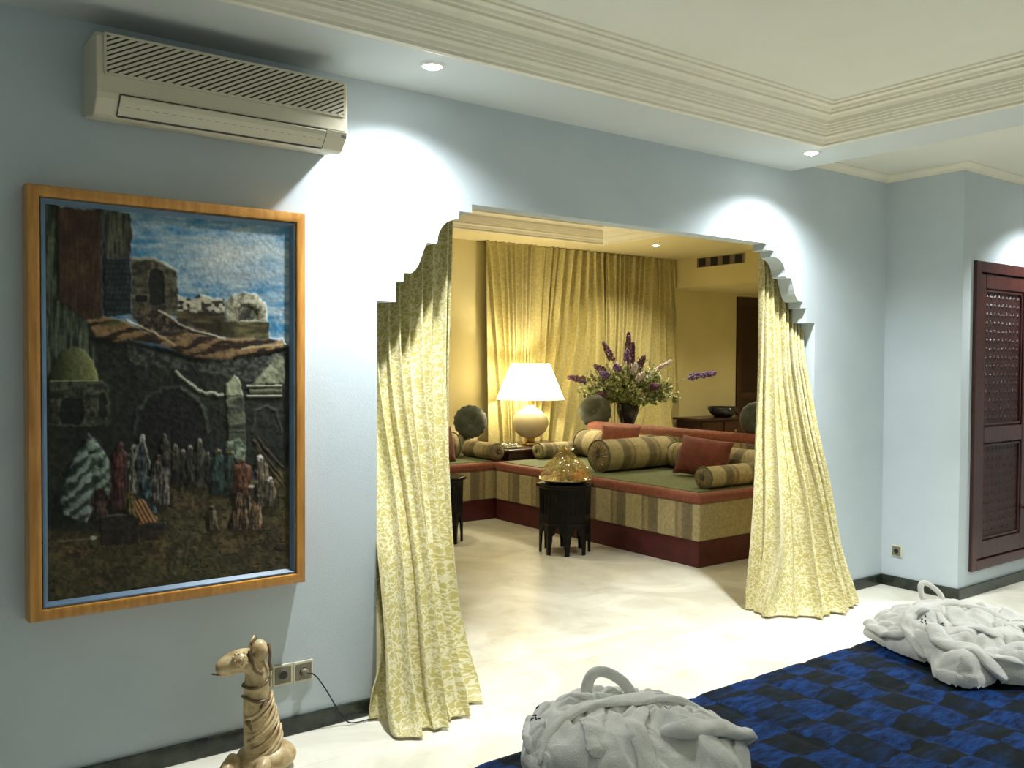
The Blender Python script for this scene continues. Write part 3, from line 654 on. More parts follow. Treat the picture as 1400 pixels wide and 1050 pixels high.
dl, tt = seg_dist(XX, YY, [(345, 590), (350, 562), (366, 554), (380, 562), (386, 592)]); lay(np.clip(1-dl/3, 0, 1)*0.8, col(0.08, 0.09, 0.08), 1.6)
# crowd: robed figures as blobs with vertical strokes
def figure(cx, top, w_, h_, c1, c2, head=None, hh=3.2, folds=True, lean=0):
    w_ = w_*1.3; hh = hh*0.6; y0 = top+h_*0.12
    q = math.sin(cx*1.7+top); poly_ = [(cx-w_*0.13, y0), (cx+w_*0.13, y0), (cx+w_*(0.36+0.08*q), y0+h_*0.12), (cx+w_*(0.50+0.10*q), y0+h_*0.42), (cx+w_*0.36, y0+h_*0.50), (cx+w_*(0.46-0.08*q)+lean, top+h_), (cx-w_*(0.40+0.1*q)+lean, top+h_*0.97), (cx-w_*0.34, y0+h_*0.5), (cx-w_*(0.46-0.08*q), y0+h_*0.36), (cx-w_*0.32, y0+h_*0.10)]
    m, d = pmask(poly_, 1.0); lay(np.clip((d+4)/4, 0, 1)*0.75, col(0.010, 0.009, 0.007))
    s_ = np.clip((fbm(X_/1.9, Y_/13, 3, int(cx))-0.5)*2.4+0.5, 0, 1)
    lat = np.clip((X_-(cx-w_*0.5))/w_, 0, 1)*0.6+np.clip(1-(Y_-top)/h_, 0, 1)*0.3
    f_ = (s_*0.28+n2[..., 0]*0.35+lat*0.42)[..., None]
    lay(m, mixn(col(*c1)*0.7, col(*c2)*1.1, f_, 1.8), hh+np.clip(d, 0, 6)*0.34+0.9*s_)
    hm = np.clip((1-np.hypot((XX-cx)/(w_*0.13+1.8), (YY-(top+h_*0.10))/(h_*0.06+1.6)))*3, 0, 1); lay(hm, mixn(col(*(head or c2))*0.4, col(*(head or c2)), n2*0.5+lat[..., None]*0.5), hh+1.6)
    hm = np.clip((1-np.hypot((XX-cx-0.8)/(w_*0.06+1.0), (YY-(top+h_*0.13))/(h_*0.03+1.0)))*3, 0, 1); lay(hm*0.8, col(0.035, 0.018, 0.010))
W = (0.20, 0.25, 0.20); WD = (0.05, 0.075, 0.06)
m, d = pmask([(82, 700), (76, 680), (84, 650), (100, 612), (112, 606), (122, 630), (122, 690), (112, 712)], 1.5); fo = 0.5+0.5*np.sin(Y_/3.2+X_/4+4*fbm(X_/12, Y_/12, 2, 8))
lay(m, mixn(col(0.05, 0.07, 0.06), col(0.22, 0.27, 0.23), fo[..., None]*0.5+n2*0.5, 1.3), 4.2+np.clip(d, 0, 10)*0.3+fo)
m, d = pmask([(108, 600), (114, 590), (130, 604), (146, 630), (147, 660), (142, 682), (126, 680), (118, 640)], 1.5)
lay(m, mixn(col(0.05, 0.08, 0.06), col(0.24, 0.30, 0.24), fo[..., None]*0.3+n2*0.7, 1.3), 4.0+np.clip(d, 0, 8)*0.3+n2[..., 0])
figure(158, 600, 26, 96, (0.045, 0.012, 0.010), (0.17, 0.06, 0.045)); figure(130, 664, 22, 46, (0.04, 0.02, 0.01), (0.13, 0.07, 0.05), None, 2.5)
figure(178, 604, 22, 82, (0.08, 0.08, 0.055), (0.28, 0.27, 0.20), (0.4, 0.4, 0.33)); figure(189, 588, 17, 92, (0.02, 0.03, 0.035), (0.10, 0.13, 0.12), (0.5, 0.52, 0.46), 2.6)
dl, tt = seg_dist(XX, YY, [(190, 598), (197, 618), (200, 640)]); lay(np.clip(1-dl/2, 0, 1)*0.8, col(0.36, 0.34, 0.24), 5); dl, tt = seg_dist(XX, YY, [(188, 600), (180, 616), (174, 640)]); lay(np.clip(1-dl/2, 0, 1)*0.7, col(0.3, 0.29, 0.2), 5)
figure(200, 650, 16, 50, (0.02, 0.05, 0.06), (0.10, 0.20, 0.20), None, 3); figure(214, 618, 26, 72, (0.05, 0.045, 0.04), (0.20, 0.18, 0.15), (0.14, 0.05, 0.04))
dl, tt = seg_dist(XX, YY, [(212, 630), (232, 636), (252, 644)]); lay(np.clip(1-dl/5, 0, 1)*0.9, mixn(col(0.1, 0.09, 0.075), col(0.28, 0.26, 0.21), n2), 4.5)
figure(173, 668, 18, 50, (0.06, 0.075, 0.015), (0.22, 0.16, 0.05), (0.34, 0.20, 0.05), 4)
m, d = pmask([(178, 682), (190, 680), (210, 708), (204, 716), (182, 716)], 1.2); lay(m, mixn(col(0.16, 0.07, 0.02), col(0.40, 0.20, 0.08), 0.5+0.5*np.sin(X_*1.1-Y_*0.6)[..., None]*0.9, 1.0), 4.6)
for i, (cx, tp, w_, h_) in enumerate([(222, 590, 13, 50), (236, 604, 15, 58), (247, 612, 12, 48), (256, 606, 14, 60), (270, 596, 16, 72), (281, 616, 12, 46)]):
    figure(cx, tp, w_, h_, (0.025, 0.022, 0.016), (0.11, 0.10, 0.065), (0.26, 0.25, 0.19), 2.4)
m, d = pmask([(304, 622), (308, 604), (326, 600), (334, 612), (334, 640), (304, 636)], 1.5); lay(m, mixn(col(0.10, 0.14, 0.09), col(0.26, 0.30, 0.21), n2, 1.4), 3)
figure(296, 612, 24, 66, (0.018, 0.035, 0.030), (0.06, 0.11, 0.09), (0.16, 0.13, 0.04)); figure(312, 612, 20, 64, (0.015, 0.035, 0.03), (0.06, 0.10, 0.07), (0.18, 0.15, 0.04))
figure(338, 640, 42, 88, (0.06, 0.035, 0.018), (0.24, 0.16, 0.085), (0.16, 0.07, 0.03), 4.2); figure(328, 626, 24, 50, (0.09, 0.03, 0.012), (0.20, 0.08, 0.035), None, 4.6)
figure(356, 620, 22, 70, (0.045, 0.035, 0.02), (0.20, 0.16, 0.10), (0.58, 0.57, 0.48), 4.6); figure(370, 652, 16, 42, (0.04, 0.035, 0.02), (0.18, 0.15, 0.09), (0.62, 0.60, 0.50), 4.4)
hm = np.clip((1-np.hypot((X_-342)/5, (Y_-666)/2.4))*4, 0, 1); lay(hm, col(0.4, 0.38, 0.32), 6)
for x0_, y0_, x1_, y1_ in ((346, 602, 388, 655), (352, 600, 388, 640), (350, 612, 390, 668)):
    dl, tt = seg_dist(XX, YY, [(x0_, y0_), (x1_, y1_)]); lay(np.clip(1-dl/2, 0, 1)*0.7, col(0.17, 0.11, 0.06), 2.4)
figure(288, 690, 14, 36, (0.07, 0.05, 0.02), (0.2, 0.16, 0.08), None, 3)
# bench, step and animals in front
m, d = pmask([(130, 704), (166, 700), (184, 706), (184, 742), (132, 744)], 1.2); lay(m, mixn(col(0.012, 0.010, 0.006), col(0.055, 0.04, 0.024), n2), 3)
lay(np.clip(1-np.abs(Y_-704+(X_-130)*0.05)/2, 0, 1)*((X_ > 130) & (X_ < 168)), col(0.12, 0.10, 0.07), 3.4)
m, d = pmask([(184, 716), (222, 712), (222, 730), (184, 736)], 1.2); lay(m, mixn(col(0.015, 0.012, 0.008), col(0.06, 0.05, 0.03), nh), 2)
dl, tt = seg_dist(XX, YY, [(70, 736), (112, 735), (128, 732)]); lay(np.clip(1-dl/2, 0, 1)*0.8, col(0.20, 0.18, 0.12), 1.5); hm = np.clip((1-np.hypot((X_-121)/5, (Y_-733)/3))*4, 0, 1); lay(hm, col(0.4, 0.37, 0.28), 2.4)
for pts in ([(222, 778), (240, 756), (256, 736), (262, 730)], [(232, 786), (240, 760)], [(247, 786), (251, 750)], [(236, 758), (256, 738)], [(262, 730), (268, 740)]):
    dl, tt = seg_dist(XX, YY, pts); lay(np.clip(1-dl/3.2, 0, 1)*0.75, mixn(col(0.06, 0.045, 0.02), col(0.20, 0.16, 0.085), n2), 1.8)
base = base*(0.72+0.50*n2)*np.where(Y_ > 560, 0.78, 0.92)[..., None]; lum = base.mean(-1, keepdims=True); base = base*np.clip((lum/0.16), 0.30, 1.25)**0.55
strk = fbm(X_/2.2, Y_/2.2, 3, 101); base = base*(0.72+0.56*strk[..., None])
Hh = Hh + (n2[..., 0]-0.5)*np.where(Y_ > 470, 1.9, 0.9)
PV = np.stack([PX0+(PX1-PX0)*uu, -0.056-np.clip(Hh, -1, 9)*0.0015, PZ1-(PZ1-PZ0)*vv], -1).reshape(-1, 3)
PF = [(j*nu+i, (j+1)*nu+i, (j+1)*nu+i+1, j*nu+i+1) for j in range(nv-1) for i in range(nu-1)]
m_, nt, b_ = mat_new('painted_relief'); vc = nt.nodes.new('ShaderNodeVertexColor'); vc.layer_name = 'Col'
nt.links.new(vc.outputs[0], b_.inputs['Base Color']); b_.inputs['Roughness'].default_value = 0.58; b_.inputs['Specular IOR Level'].default_value = 0.3
colr = np.concatenate([np.clip(base, 0, 1).reshape(-1, 3), np.ones((nu*nv, 1))], 1)
mesh('relief_panel', PV, PF, m_, t, smooth=True, col=colr)
MB().box(0.045, FW-0.045, -0.052, -0.004, 0.045, FH-0.045).build('backing_board', M_liner, t)

# ------------------------------------------------------------------ sockets, cord
def socket(x, y, z, rz, label, s=0.082, plug=False, group=None):
    t = thing('wall_socket', label, 'socket', (x, y, z), rz, group)
    MB().box(-s/2, s/2, -0.008, 0.0005, -s/2, s/2).build('cover_plate', M_sockframe, t, bevel=0.003)
    MB().box(-s*0.40, s*0.40, -0.0105, -0.007, -s*0.40, s*0.40).build('insert', M_socket, t, bevel=0.002)
    mb = MB()
    V = []; n = 24
    mb2 = MB().lathe([(0.0195, 0), (0.0195, 0.002), (0.017, 0.002), (0.017, -0.001)], n)
    mb2.v = [(a, -c-0.0105, b) for a, b, c in mb2.v]; mb2.build('outlet_ring', M_socket, t, smooth=True)
    mb3 = MB().lathe([(0.0168, 0), (0.0168, 0.0008)], n); mb3.v = [(a, -c-0.0106, b) for a, b, c in mb3.v]; mb3.build('outlet_well', M_dark, t)
    return t
socket(1.2685, DY, 0.243, 0, 'ivory framed wall socket half hidden behind the camel figurine head')
socket(1.352, DY, 0.241, 0, 'ivory framed wall socket with an empty dark outlet, middle of the row of three')
socket(1.436, DY, 0.239, 0, 'ivory framed wall socket with the dark cord plugged into it')
socket(XC, 3.184, 0.236, -PI/2, 'small lone wall socket low on the return wall right of the arch', 0.075)
bpy.data.objects[-1]
t = thing('power_cord', 'thin dark cord curving from the wall socket down behind the left arch curtain', 'cord', (1.436, DY-0.011, 0.239))
pl = MB().lathe([(0.014, 0), (0.0155, 0.004), (0.0155, 0.014), (0.008, 0.020)], 20); pl.v = [(a, -c, b) for a, b, c in pl.v]; pl.build('plug', M_socket, t, smooth=True)
cps = [(0, -0.016, 0), (0.030, -0.026, -0.010), (0.062, -0.026, -0.050), (0.095, -0.026, -0.105), (0.125, -0.028, -0.160), (0.150, -0.034, -0.205), (0.18, -0.045, -0.230), (0.24, -0.05, -0.2335), (0.30, -0.04, -0.2335)]
pp = cr(cps, np.linspace(0, 1, 50)); pp[:, 2] = np.maximum(pp[:, 2], -0.2355)
MB().tube(pp, 0.0026, 8).build('cord', M_dark, t, smooth=True)

# ------------------------------------------------------------------ built-in cupboard
t = thing('wall_cupboard', 'dark carved mahogany cupboard doors set into the pale blue wall at the right edge', 'cupboard', (5.64, YC, 0.157))
cw, ch = 1.52, 1.943
mb = MB().box(0, 0.062, -0.022, 0.06, 0, ch); mb.box(cw-0.062, cw, -0.022, 0.06, 0, ch); mb.box(0.062, cw-0.062, -0.022, 0.06, ch-0.068, ch); mb.box(0.062, cw-0.062, -0.022, 0.06, 0, 0.062)
mb.build('frame', M_mah, t, bevel=0.004)
MB().box(0.05, cw-0.05, 0.05, 0.42, 0.05, ch-0.05).build('carcass', M_mah, t)
for i in range(2):
    x0 = 0.066+i*0.695; x1 = x0+0.69
    mb = MB().box(x0, x0+0.085, -0.008, 0.03, 0.066, ch-0.072); mb.box(x1-0.085, x1, -0.008, 0.03, 0.066, ch-0.072)
    for z0_, z1_ in ((0.066, 0.175), (0.80, 0.90), (ch-0.165, ch-0.072)): mb.box(x0+0.085, x1-0.085, -0.008, 0.03, z0_, z1_)
    dr = mb.build('door', M_mah, t, bevel=0.005)
    for z0_, z1_ in ((0.90, ch-0.165), (0.175, 0.80)):
        mb = MB().box(x0+0.080, x1-0.080, 0.010, 0.022, z0_-0.004, z1_+0.004); mb.build('panel', M_mahp, dr)
        # raised bead and carved lattice inside the panel
        mb = MB(); xa, xb, za, zb = x0+0.095, x1-0.095, z0_+0.010, z1_-0.010
        for a_ in ((xa, xb, za, za+0.012), (xa, xb, zb-0.012, zb), (xa, xa+0.012, za, zb), (xb-0.012, xb, za, zb)): mb.box(a_[0], a_[1], -0.002, 0.012, a_[2], a_[3])
        mb.build('panel_bead', M_mah, dr, bevel=0.003)
        mb = MB(); nx = 9; nz = int((zb-za)/((xb-xa)/nx)); sx_ = (xb-xa-0.03)/nx; sz_ = (zb-za-0.03)/nz
        for a_ in range(nx):
            for c_ in range(nz):
                cx_, cz_ = xa+0.015+(a_+0.5)*sx_, za+0.015+(c_+0.5)*sz_
                mb.add([(cx_-sx_*0.42, 0.011, cz_), (cx_, 0.011, cz_-sz_*0.42), (cx_+sx_*0.42, 0.011, cz_), (cx_, 0.011, cz_+sz_*0.42), (cx_, 0.002, cz_)], [(0,1,4), (1,2,4), (2,3,4), (3,0,4)])
        mb.build('carving', M_mahp, dr)
    kx = x1-0.04 if i == 0 else x0+0.04
    kb = MB().lathe([(0.006, 0), (0.006, 0.012), (0.014, 0.018), (0.016, 0.026), (0.010, 0.034)], 16); kb.v = [(kx+a, -0.008-c, 0.34+b2) for a, b2, c in kb.v]
    kb.build('knob', M_mah, dr, smooth=True)

# ------------------------------------------------------------------ camel figurine
t = thing('camel_figurine', 'ochre ceramic camel figurine with long draped neck on the floor by the wall sockets', 'figurine', (1.155, 3.075, 0.0))
def skin_obj(name, verts, edges, radii, mat, parent, sub=2):
    me = bpy.data.meshes.new(name); me.from_pydata(verts, edges, []); me.update()
    o = bpy.data.objects.new(name, me); C.objects.link(o); o.parent = parent
    o.modifiers.new('skin', 'SKIN'); 
    for sv, r in zip(me.skin_vertices[0].data, radii): sv.radius = (r, r) if not isinstance(r, tuple) else r
    me.skin_vertices[0].data[0].use_root = True
    s = o.modifiers.new('sub', 'SUBSURF'); s.levels = sub; s.render_levels = sub
    me.materials.append(mat)
    for p in me.polygons: p.use_smooth = True
    o.modifiers['skin'].use_smooth_shade = True
    return o
# local frame: screen right is about (0.80,-0.60), toward the camera (-0.35,-0.94)
RX = Vector((0.94, -0.34, 0)); TX_ = Vector((-0.34, -0.94, 0))
def cl_(r, tw, z): v = RX*r+TX_*tw; return (v.x, v.y, z)
verts = [cl_(0.035, -0.02, 0.055), cl_(0.030, 0.0, 0.11), cl_(0.018, 0.0, 0.17), cl_(0.010, 0.0, 0.24), cl_(0.012, 0.0, 0.31), cl_(0.015, 0.0, 0.365), cl_(-0.015, 0.005, 0.402), cl_(-0.060, 0.010, 0.398), cl_(-0.100, 0.012, 0.380), cl_(-0.128, 0.014, 0.372)]
radii = [0.080, 0.068, 0.057, 0.049, 0.046, 0.048, 0.050, 0.044, 0.036, 0.024]
body_ = skin_obj('body', verts, [(i, i+1) for i in range(len(verts)-1)], radii, M_camel, t)
# lower body and folded legs around the neck
mb = MB().ball((0, 0, 0), 1, 28, 14, (0.105, 0.095, 0.052)); mb.v = [(RX.x*a+TX_.x*b2+RX.x*0.045-TX_.x*0.01, RX.y*a+TX_.y*b2+RX.y*0.045-TX_.y*0.01, 0.045+c) for a, b2, c in mb.v]
mb.v = [(a, b2, max(c, 0.0)) for a, b2, c in mb.v]
mb.build('haunches', M_camel, t, smooth=True)
for s_ in (-1, 1):
    pts = [cl_(-0.01+s_*0.055, 0.03, 0.060), cl_(-0.03+s_*0.060, 0.085, 0.045), cl_(-0.035+s_*0.05, 0.115, 0.022)]
    MB().tube(cr(pts, np.linspace(0, 1, 10)), [0.026]*5+[0.024, 0.023, 0.022, 0.020, 0.016], 12).build('leg', M_camel, t, smooth=True)
MB().tube(cr([cl_(-0.07, 0.02, 0.045), cl_(-0.085, 0.03, 0.03), cl_(-0.10, 0.045, 0.022)], np.linspace(0, 1, 8)), 0.018, 10).build('hoof', M_ceramic, t, smooth=True)
# drapes: rings and folds on the neck
mb = MB()
for (z, r, tilt) in ((0.318, 0.0475, 0.012), (0.262, 0.0485, -0.008)):
    ring = [cl_(0.012+r*math.cos(a), r*0.98*math.sin(a), z+tilt*math.cos(a*1+0.4)+0.004*math.sin(3*a)) for a in np.linspace(0, 2*PI, 33)]; mb.tube(ring, 0.0055, 8, cap=False)
mb.build('neck_bands', M_camdark, t, smooth=True)
sh = [cl_(-0.036+0.012*s_, 0.036+0.010*math.sin(s_), 0.25-0.03*s_) for s_ in (0, 1, 2, 3)]
mb = MB().prism([(-0.040, 0.19), (0.022, 0.255), (0.035, 0.262), (0.030, 0.20), (0.008, 0.165), (-0.012, 0.15)], 0.030, 0.046, 'xz')
V_ = []
for (a, b2, c) in mb.v: V_.append(cl_(a+0.012, (b2 if b2 < 0.04 else 0.0515-abs(a)*0.25), c))
mb.v = V_; mb.build('dark_shawl', M_camdark, t, smooth=True)
mb = MB()
for i in range(8):
    z = 0.092+i*0.021; r = 0.071-0.0030*i+0.002*math.sin(i*2.1); sl_ = 0.030+0.012*math.sin(i*1.7)
    ring = [cl_(0.026-0.002*i+r*math.cos(a), r*0.9*math.sin(a), z-sl_*math.sin(a)+0.03*math.cos(a)) for a in np.linspace(-0.5+0.2*math.sin(i), PI*0.72+0.3*math.sin(i*3), 22)]
    mb.tube(ring, [0.001]+[0.0068]*20+[0.001], 8)
mb.build('drapery_folds', M_camel, t, smooth=True)
mb = MB().ball(cl_(-0.042, 0.040, 0.412), 0.030, 18, 12, (1, 1, 0.95))
for i in range(40):
    a, b2 = random.uniform(0, 2*PI), random.uniform(-0.9, 1.2); mb.ball((cl_(-0.042, 0.040, 0)[0]+0.029*math.cos(a)*math.cos(b2), cl_(-0.042, 0.040, 0)[1]+0.029*math.sin(a)*math.cos(b2), 0.412+0.028*math.sin(b2)), 0.005, 6, 4)
mb.build('curled_tassel', M_camel, t, smooth=True)
mb = MB().ball(cl_(0.022, 0.015, 0.432), 0.034, 20, 12, (0.9, 0.9, 1.15)); mb.build('headdress', M_camel, t, smooth=True)
mb = MB().tube([cl_(0.0, 0.03, 0.44), cl_(-0.004, 0.028, 0.462), cl_(0.008, 0.012, 0.476), cl_(0.010, 0.005, 0.488)], [0.006, 0.006, 0.005, 0.002], 8)
mb.tube([cl_(0.052, 0.02, 0.455), cl_(0.058, 0.02, 0.42), cl_(0.056, 0.02, 0.385), cl_(0.062, 0.02, 0.36)], 0.006, 8)
mb.tube(cr([cl_(-0.012, 0.045, 0.445), cl_(-0.004, 0.052, 0.410), cl_(0.010, 0.055, 0.375), cl_(0.03, 0.05, 0.36)], np.linspace(0, 1, 12)), 0.008, 8)
mb.build('bridle', M_camdark, t, smooth=True)
mb = MB()
for s_ in (-1, 1): MB().ball(cl_(-0.108, 0.012+s_*0.014, 0.388), 0.006, 8, 6).build('eye', M_camdark, t, smooth=True)
mb.tube([cl_(-0.137, 0.014, 0.362), cl_(-0.115, 0.030, 0.362), cl_(-0.095, 0.036, 0.366)], 0.003, 6)
mb.build('mouth', M_camdark, t, smooth=True)
for s_ in (-1, 1): MB().tube([cl_(-0.008, s_*0.035, 0.43), cl_(0.0, s_*0.048, 0.452), cl_(0.004, s_*0.052, 0.468)], [0.009, 0.009, 0.002], 8).build('ear', M_camel, t, smooth=True)

# ------------------------------------------------------------------ bed
BX0, BX1, BY0, BY1, BZ = 0.75, 3.30, -0.45, 1.665, 0.55
t = thing('bed', 'wide bed with a dark blue checked quilted bedspread in the foreground', 'bed', ((BX0+BX1)/2, (BY0+BY1)/2, 0))
ox, oy = (BX0+BX1)/2, (BY0+BY1)/2
nx, ny = 300, 250
gx = np.linspace(BX0, BX1, nx); gy = np.linspace(BY0, BY1, ny); GX, GY = np.meshgrid(gx, gy)
seam = np.minimum(np.abs(((GX-1.86+0.245*50+0.1225) % 0.245)-0.1225), np.abs(((GY-1.37+0.25*50+0.125) % 0.25)-0.125))
puff = 0.009*(1-np.exp(-seam/0.028)); ed = np.minimum(np.minimum(GX-BX0, BX1-GX), np.minimum(GY-BY0, BY1-GY)); edge = np.clip(ed/0.03, 0, 1)
Z = BZ-0.010+puff-(1-np.sqrt(1-(1-edge)**2))*0.018 + 0.004*(fbm(GX*4, GY*4, 3, 5)-0.5)
V = [(GX[j, i]-ox, GY[j, i]-oy, Z[j, i]) for j in range(ny) for i in range(nx)]
Fc = [(j*nx+i, j*nx+i+1, (j+1)*nx+i+1, (j+1)*nx+i) for j in range(ny-1) for i in range(nx-1)]
# hanging sides
rim = [j*nx for j in range(ny)][::-1] + [i for i in range(1, nx)] + [j*nx+nx-1 for j in range(1, ny)] + [(ny-1)*nx+i for i in range(nx-2, 0, -1)]
prev = rim; cen = Vector((0, 0, 0))
for q, zz in enumerate((0.50, 0.40, 0.25, 0.10, 0.03)):
    ids = []
    for kk, r_ in enumerate(rim):
        x, y, z = V[r_]; wv = 0.010*math.sin(kk*0.22)*q/4; dx, dy = (1 if x > ox*0+ (BX1-BX0)/2-0.002 else -1 if x < -(BX1-BX0)/2+0.002 else 0), (1 if y > (BY1-BY0)/2-0.002 else -1 if y < -(BY1-BY0)/2+0.002 else 0)
        V.append((x+dx*(0.004+wv), y+dy*(0.004+wv), zz)); ids.append(len(V)-1)
    for kk in range(len(rim)): k2 = (kk+1) % len(rim); Fc.append((prev[kk], prev[k2], ids[k2], ids[kk]))
    prev = ids
sp_ = mesh('bedspread', V, Fc, M_spread, t, smooth=True)
MB().box(BX0-ox+0.02, BX1-ox-0.02, BY0-oy+0.02, BY1-oy-0.02, 0.28, BZ-0.03).build('mattress', M_terry, t, bevel=0.02)
MB().box(BX0-ox+0.03, BX1-ox-0.03, BY0-oy+0.03, BY1-oy-0.03, 0.0, 0.28).build('base', M_mah, t)

# ------------------------------------------------------------------ folded bathrobes
def robe(name, label, outline, cen, H, ridges, loop, thread, seed, group=None, noise=0.013, rolls=(), knot=(0, 0)):
    cx, cy = cen; t = thing(name, label, 'bathrobe', (cx, cy, BZ), 0, group)
    # polar map of the outline
    P_ = np.array(outline+[outline[0]], float); na, nr = 300, 110
    ang = np.unwrap(np.arctan2(P_[:, 1]-cy, P_[:, 0]-cx)); 
    if ang[-1] < ang[0]: P_ = P_[::-1]; ang = np.unwrap(np.arctan2(P_[:, 1]-cy, P_[:, 0]-cx))
    seg = np.concatenate([[0], np.cumsum(np.linalg.norm(np.diff(P_, axis=0), axis=1))]); s_ = np.linspace(0, seg[-1], na, endpoint=False)
    bx = np.interp(s_, seg, P_[:, 0]); by = np.interp(s_, seg, P_[:, 1])
    for _ in range(2): bx = (np.roll(bx, 1)+2*bx+np.roll(bx, -1))/4; by = (np.roll(by, 1)+2*by+np.roll(by, -1))/4
    rr = 1-(1-np.linspace(0, 1, nr))**1.6
    X = cx+(bx-cx)[None]*rr[:, None]; Y = cy+(by-cy)[None]*rr[:, None]
    dist = seg_dist(X, Y, [tuple(p) for p in np.stack([bx, by], 1)[::3]]+[(bx[0], by[0])])[0]
    e = np.clip(dist/0.055, 0, 1); prof_ = np.sqrt(1-(1-e)**2)
    # layered edge: a second towel layer peeking out
    h = H*(0.55*prof_ + 0.45*np.clip((dist-0.02)/0.08, 0, 1)**0.6)
    h = h*(0.92+0.16*fbm(X*4, Y*4, 2, seed))
    for pts, wd, am, kind in ridges:
        d, tt = seg_dist(X, Y, pts); end = np.clip(np.minimum(tt, 1-tt)*12, 0, 1)**0.5
        if kind == 'r': g = np.exp(-(d/wd)**2)
        elif kind == 's':
            # a folded edge: cloth is one layer thicker on the left of the line, fading away from it
            sg = np.zeros(X.shape); best = np.full(X.shape, 1e9)
            for q in range(len(pts)-1):
                ax_, ay_ = pts[q]; bx_, by_ = pts[q+1]; dq, _ = seg_dist(X, Y, [pts[q], pts[q+1]]); sd = (bx_-ax_)*(Y-ay_)-(by_-ay_)*(X-ax_); mm = dq < best; best = np.where(mm, dq, best); sg = np.where(mm, np.sign(sd)*dq, sg)
            g = 1/(1+np.exp(-np.clip(sg/0.003, -30, 30)))*np.exp(-np.clip(sg, 0, 9)/wd)
        elif kind == 'b': g = np.clip((wd-d)/(wd*0.25), 0, 1); g = g*g*(3-2*g)*(0.8+0.2*np.sqrt(np.clip(1-(d/wd)**2, 0, 1)))
        else: g = np.clip(1-d/wd, 0, 1)
        h = h+am*g*(end if kind != 'b' else 1)*np.clip(dist/0.015, 0, 1)
    kx, ky = knot; ra_ = np.hypot(X-kx, Y-ky); an_ = np.arctan2(Y-ky, X-kx)
    h = h+0.0075*np.sin(an_*11+3.5*fbm(X*7, Y*7, 2, seed+20)*2)*np.exp(-((ra_-0.12)/0.10)**2)*np.clip(dist/0.03, 0, 1)
    wr = np.abs(fbm(X*9+0.6*fbm(X*6, Y*6, 2, seed+4)*3, Y*9, 3, seed+2)-0.5)*2; wr2 = fbm(X*26, Y*26, 3, seed+7)-0.5
    wx = X+0.05*(fbm(X*7, Y*7, 2, seed+31)-0.5); wy = Y+0.05*(fbm(X*7, Y*7, 2, seed+37)-0.5)
    ux = wx*0.8+wy*0.6; uy = -wx*0.6+wy*0.8
    c1_ = np.abs(fbm(ux*7, uy*15, 2, seed+41)-0.5)*2; c2_ = np.abs(fbm(wx*16, wy*8, 2, seed+47)-0.5)*2
    h = h+(noise*(0.5-wr)+0.003*wr2-0.009*np.exp(-(c1_/0.07)**2)-0.006*np.exp(-(c2_/0.06)**2)+0.010*(c1_**0.7-0.4))*np.clip(dist/0.03, 0, 1)
    h = np.maximum(h, 0.002)
    bul = (0.010*np.sin(np.clip(h/H, 0, 1)*PI))[..., None]
    dirn = np.stack([bx-cx, by-cy], 1); dirn /= np.linalg.norm(dirn, axis=1, keepdims=True)
    XY = np.stack([X, Y], -1)+dirn[None]*bul*(rr[:, None, None] > 0.6)
    V = [(XY[j, i, 0]-cx, XY[j, i, 1]-cy, h[j, i]+0.003) for j in range(1, nr) for i in range(na)]
    V.append((0, 0, float(h[0].mean())+0.003)); ci = len(V)-1
    Fc = [(j*na+i, (j+1)*na+i, (j+1)*na+(i+1) % na, j*na+(i+1) % na) for j in range(nr-2) for i in range(na)] + [(ci, i, (i+1) % na) for i in range(na)]
    mesh('folded_body', V, Fc, M_terry, t, smooth=True)
    def hz(x, y):
        j = np.argmin((XY[..., 0]-x)**2+(XY[..., 1]-y)**2); return float(h.ravel()[j])
    def roll(nm_, pts, wd, th_, off=0.0):
        m_ = 40; c = cr([(a, b2) for a, b2 in pts], np.linspace(0, 1, m_)); ww = np.interp(np.linspace(0, 1, m_), np.linspace(0, 1, len(wd)), wd); k = 14
        zz = np.array([hz(a, b2) for a, b2 in c]); zz = np.convolve(np.pad(zz, 4, 'edge'), np.ones(9)/9, 'valid'); V = []; Fc = []; rl = random.Random(len(pts)*7+int(pts[0][0]*1000))
        for i in range(m_):
            tg = c[min(i+1, m_-1)]-c[max(i-1, 0)]; tg = tg/np.linalg.norm(tg); sd = np.array([-tg[1], tg[0]]); tap = min(1, (min(i, m_-1-i)+0.6)/5)**0.5
            for q in range(k):
                an = 2*PI*q/k; cx_ = math.cos(an); sx_ = math.sin(an); wv = 1+0.10*math.sin(i*0.9+q*1.3)*0.6
                p = c[i]+sd*cx_*ww[i]*tap*wv; V.append((p[0]-cx, p[1]-cy, zz[i]+0.003+off+th_*0.25+sx_*th_*tap*(0.9+0.25*math.sin(i*0.5+q))))
        for i in range(m_-1):
            for q in range(k): q2 = (q+1) % k; Fc.append((i*k+q, i*k+q2, (i+1)*k+q2, (i+1)*k+q))
        Fc += [tuple(range(k)), tuple(range((m_-1)*k, m_*k))]
        mb = MB(); mb.add(V, Fc); mb.build(nm_, M_terry, t, smooth=True)
    for r_ in rolls: roll(*r_)
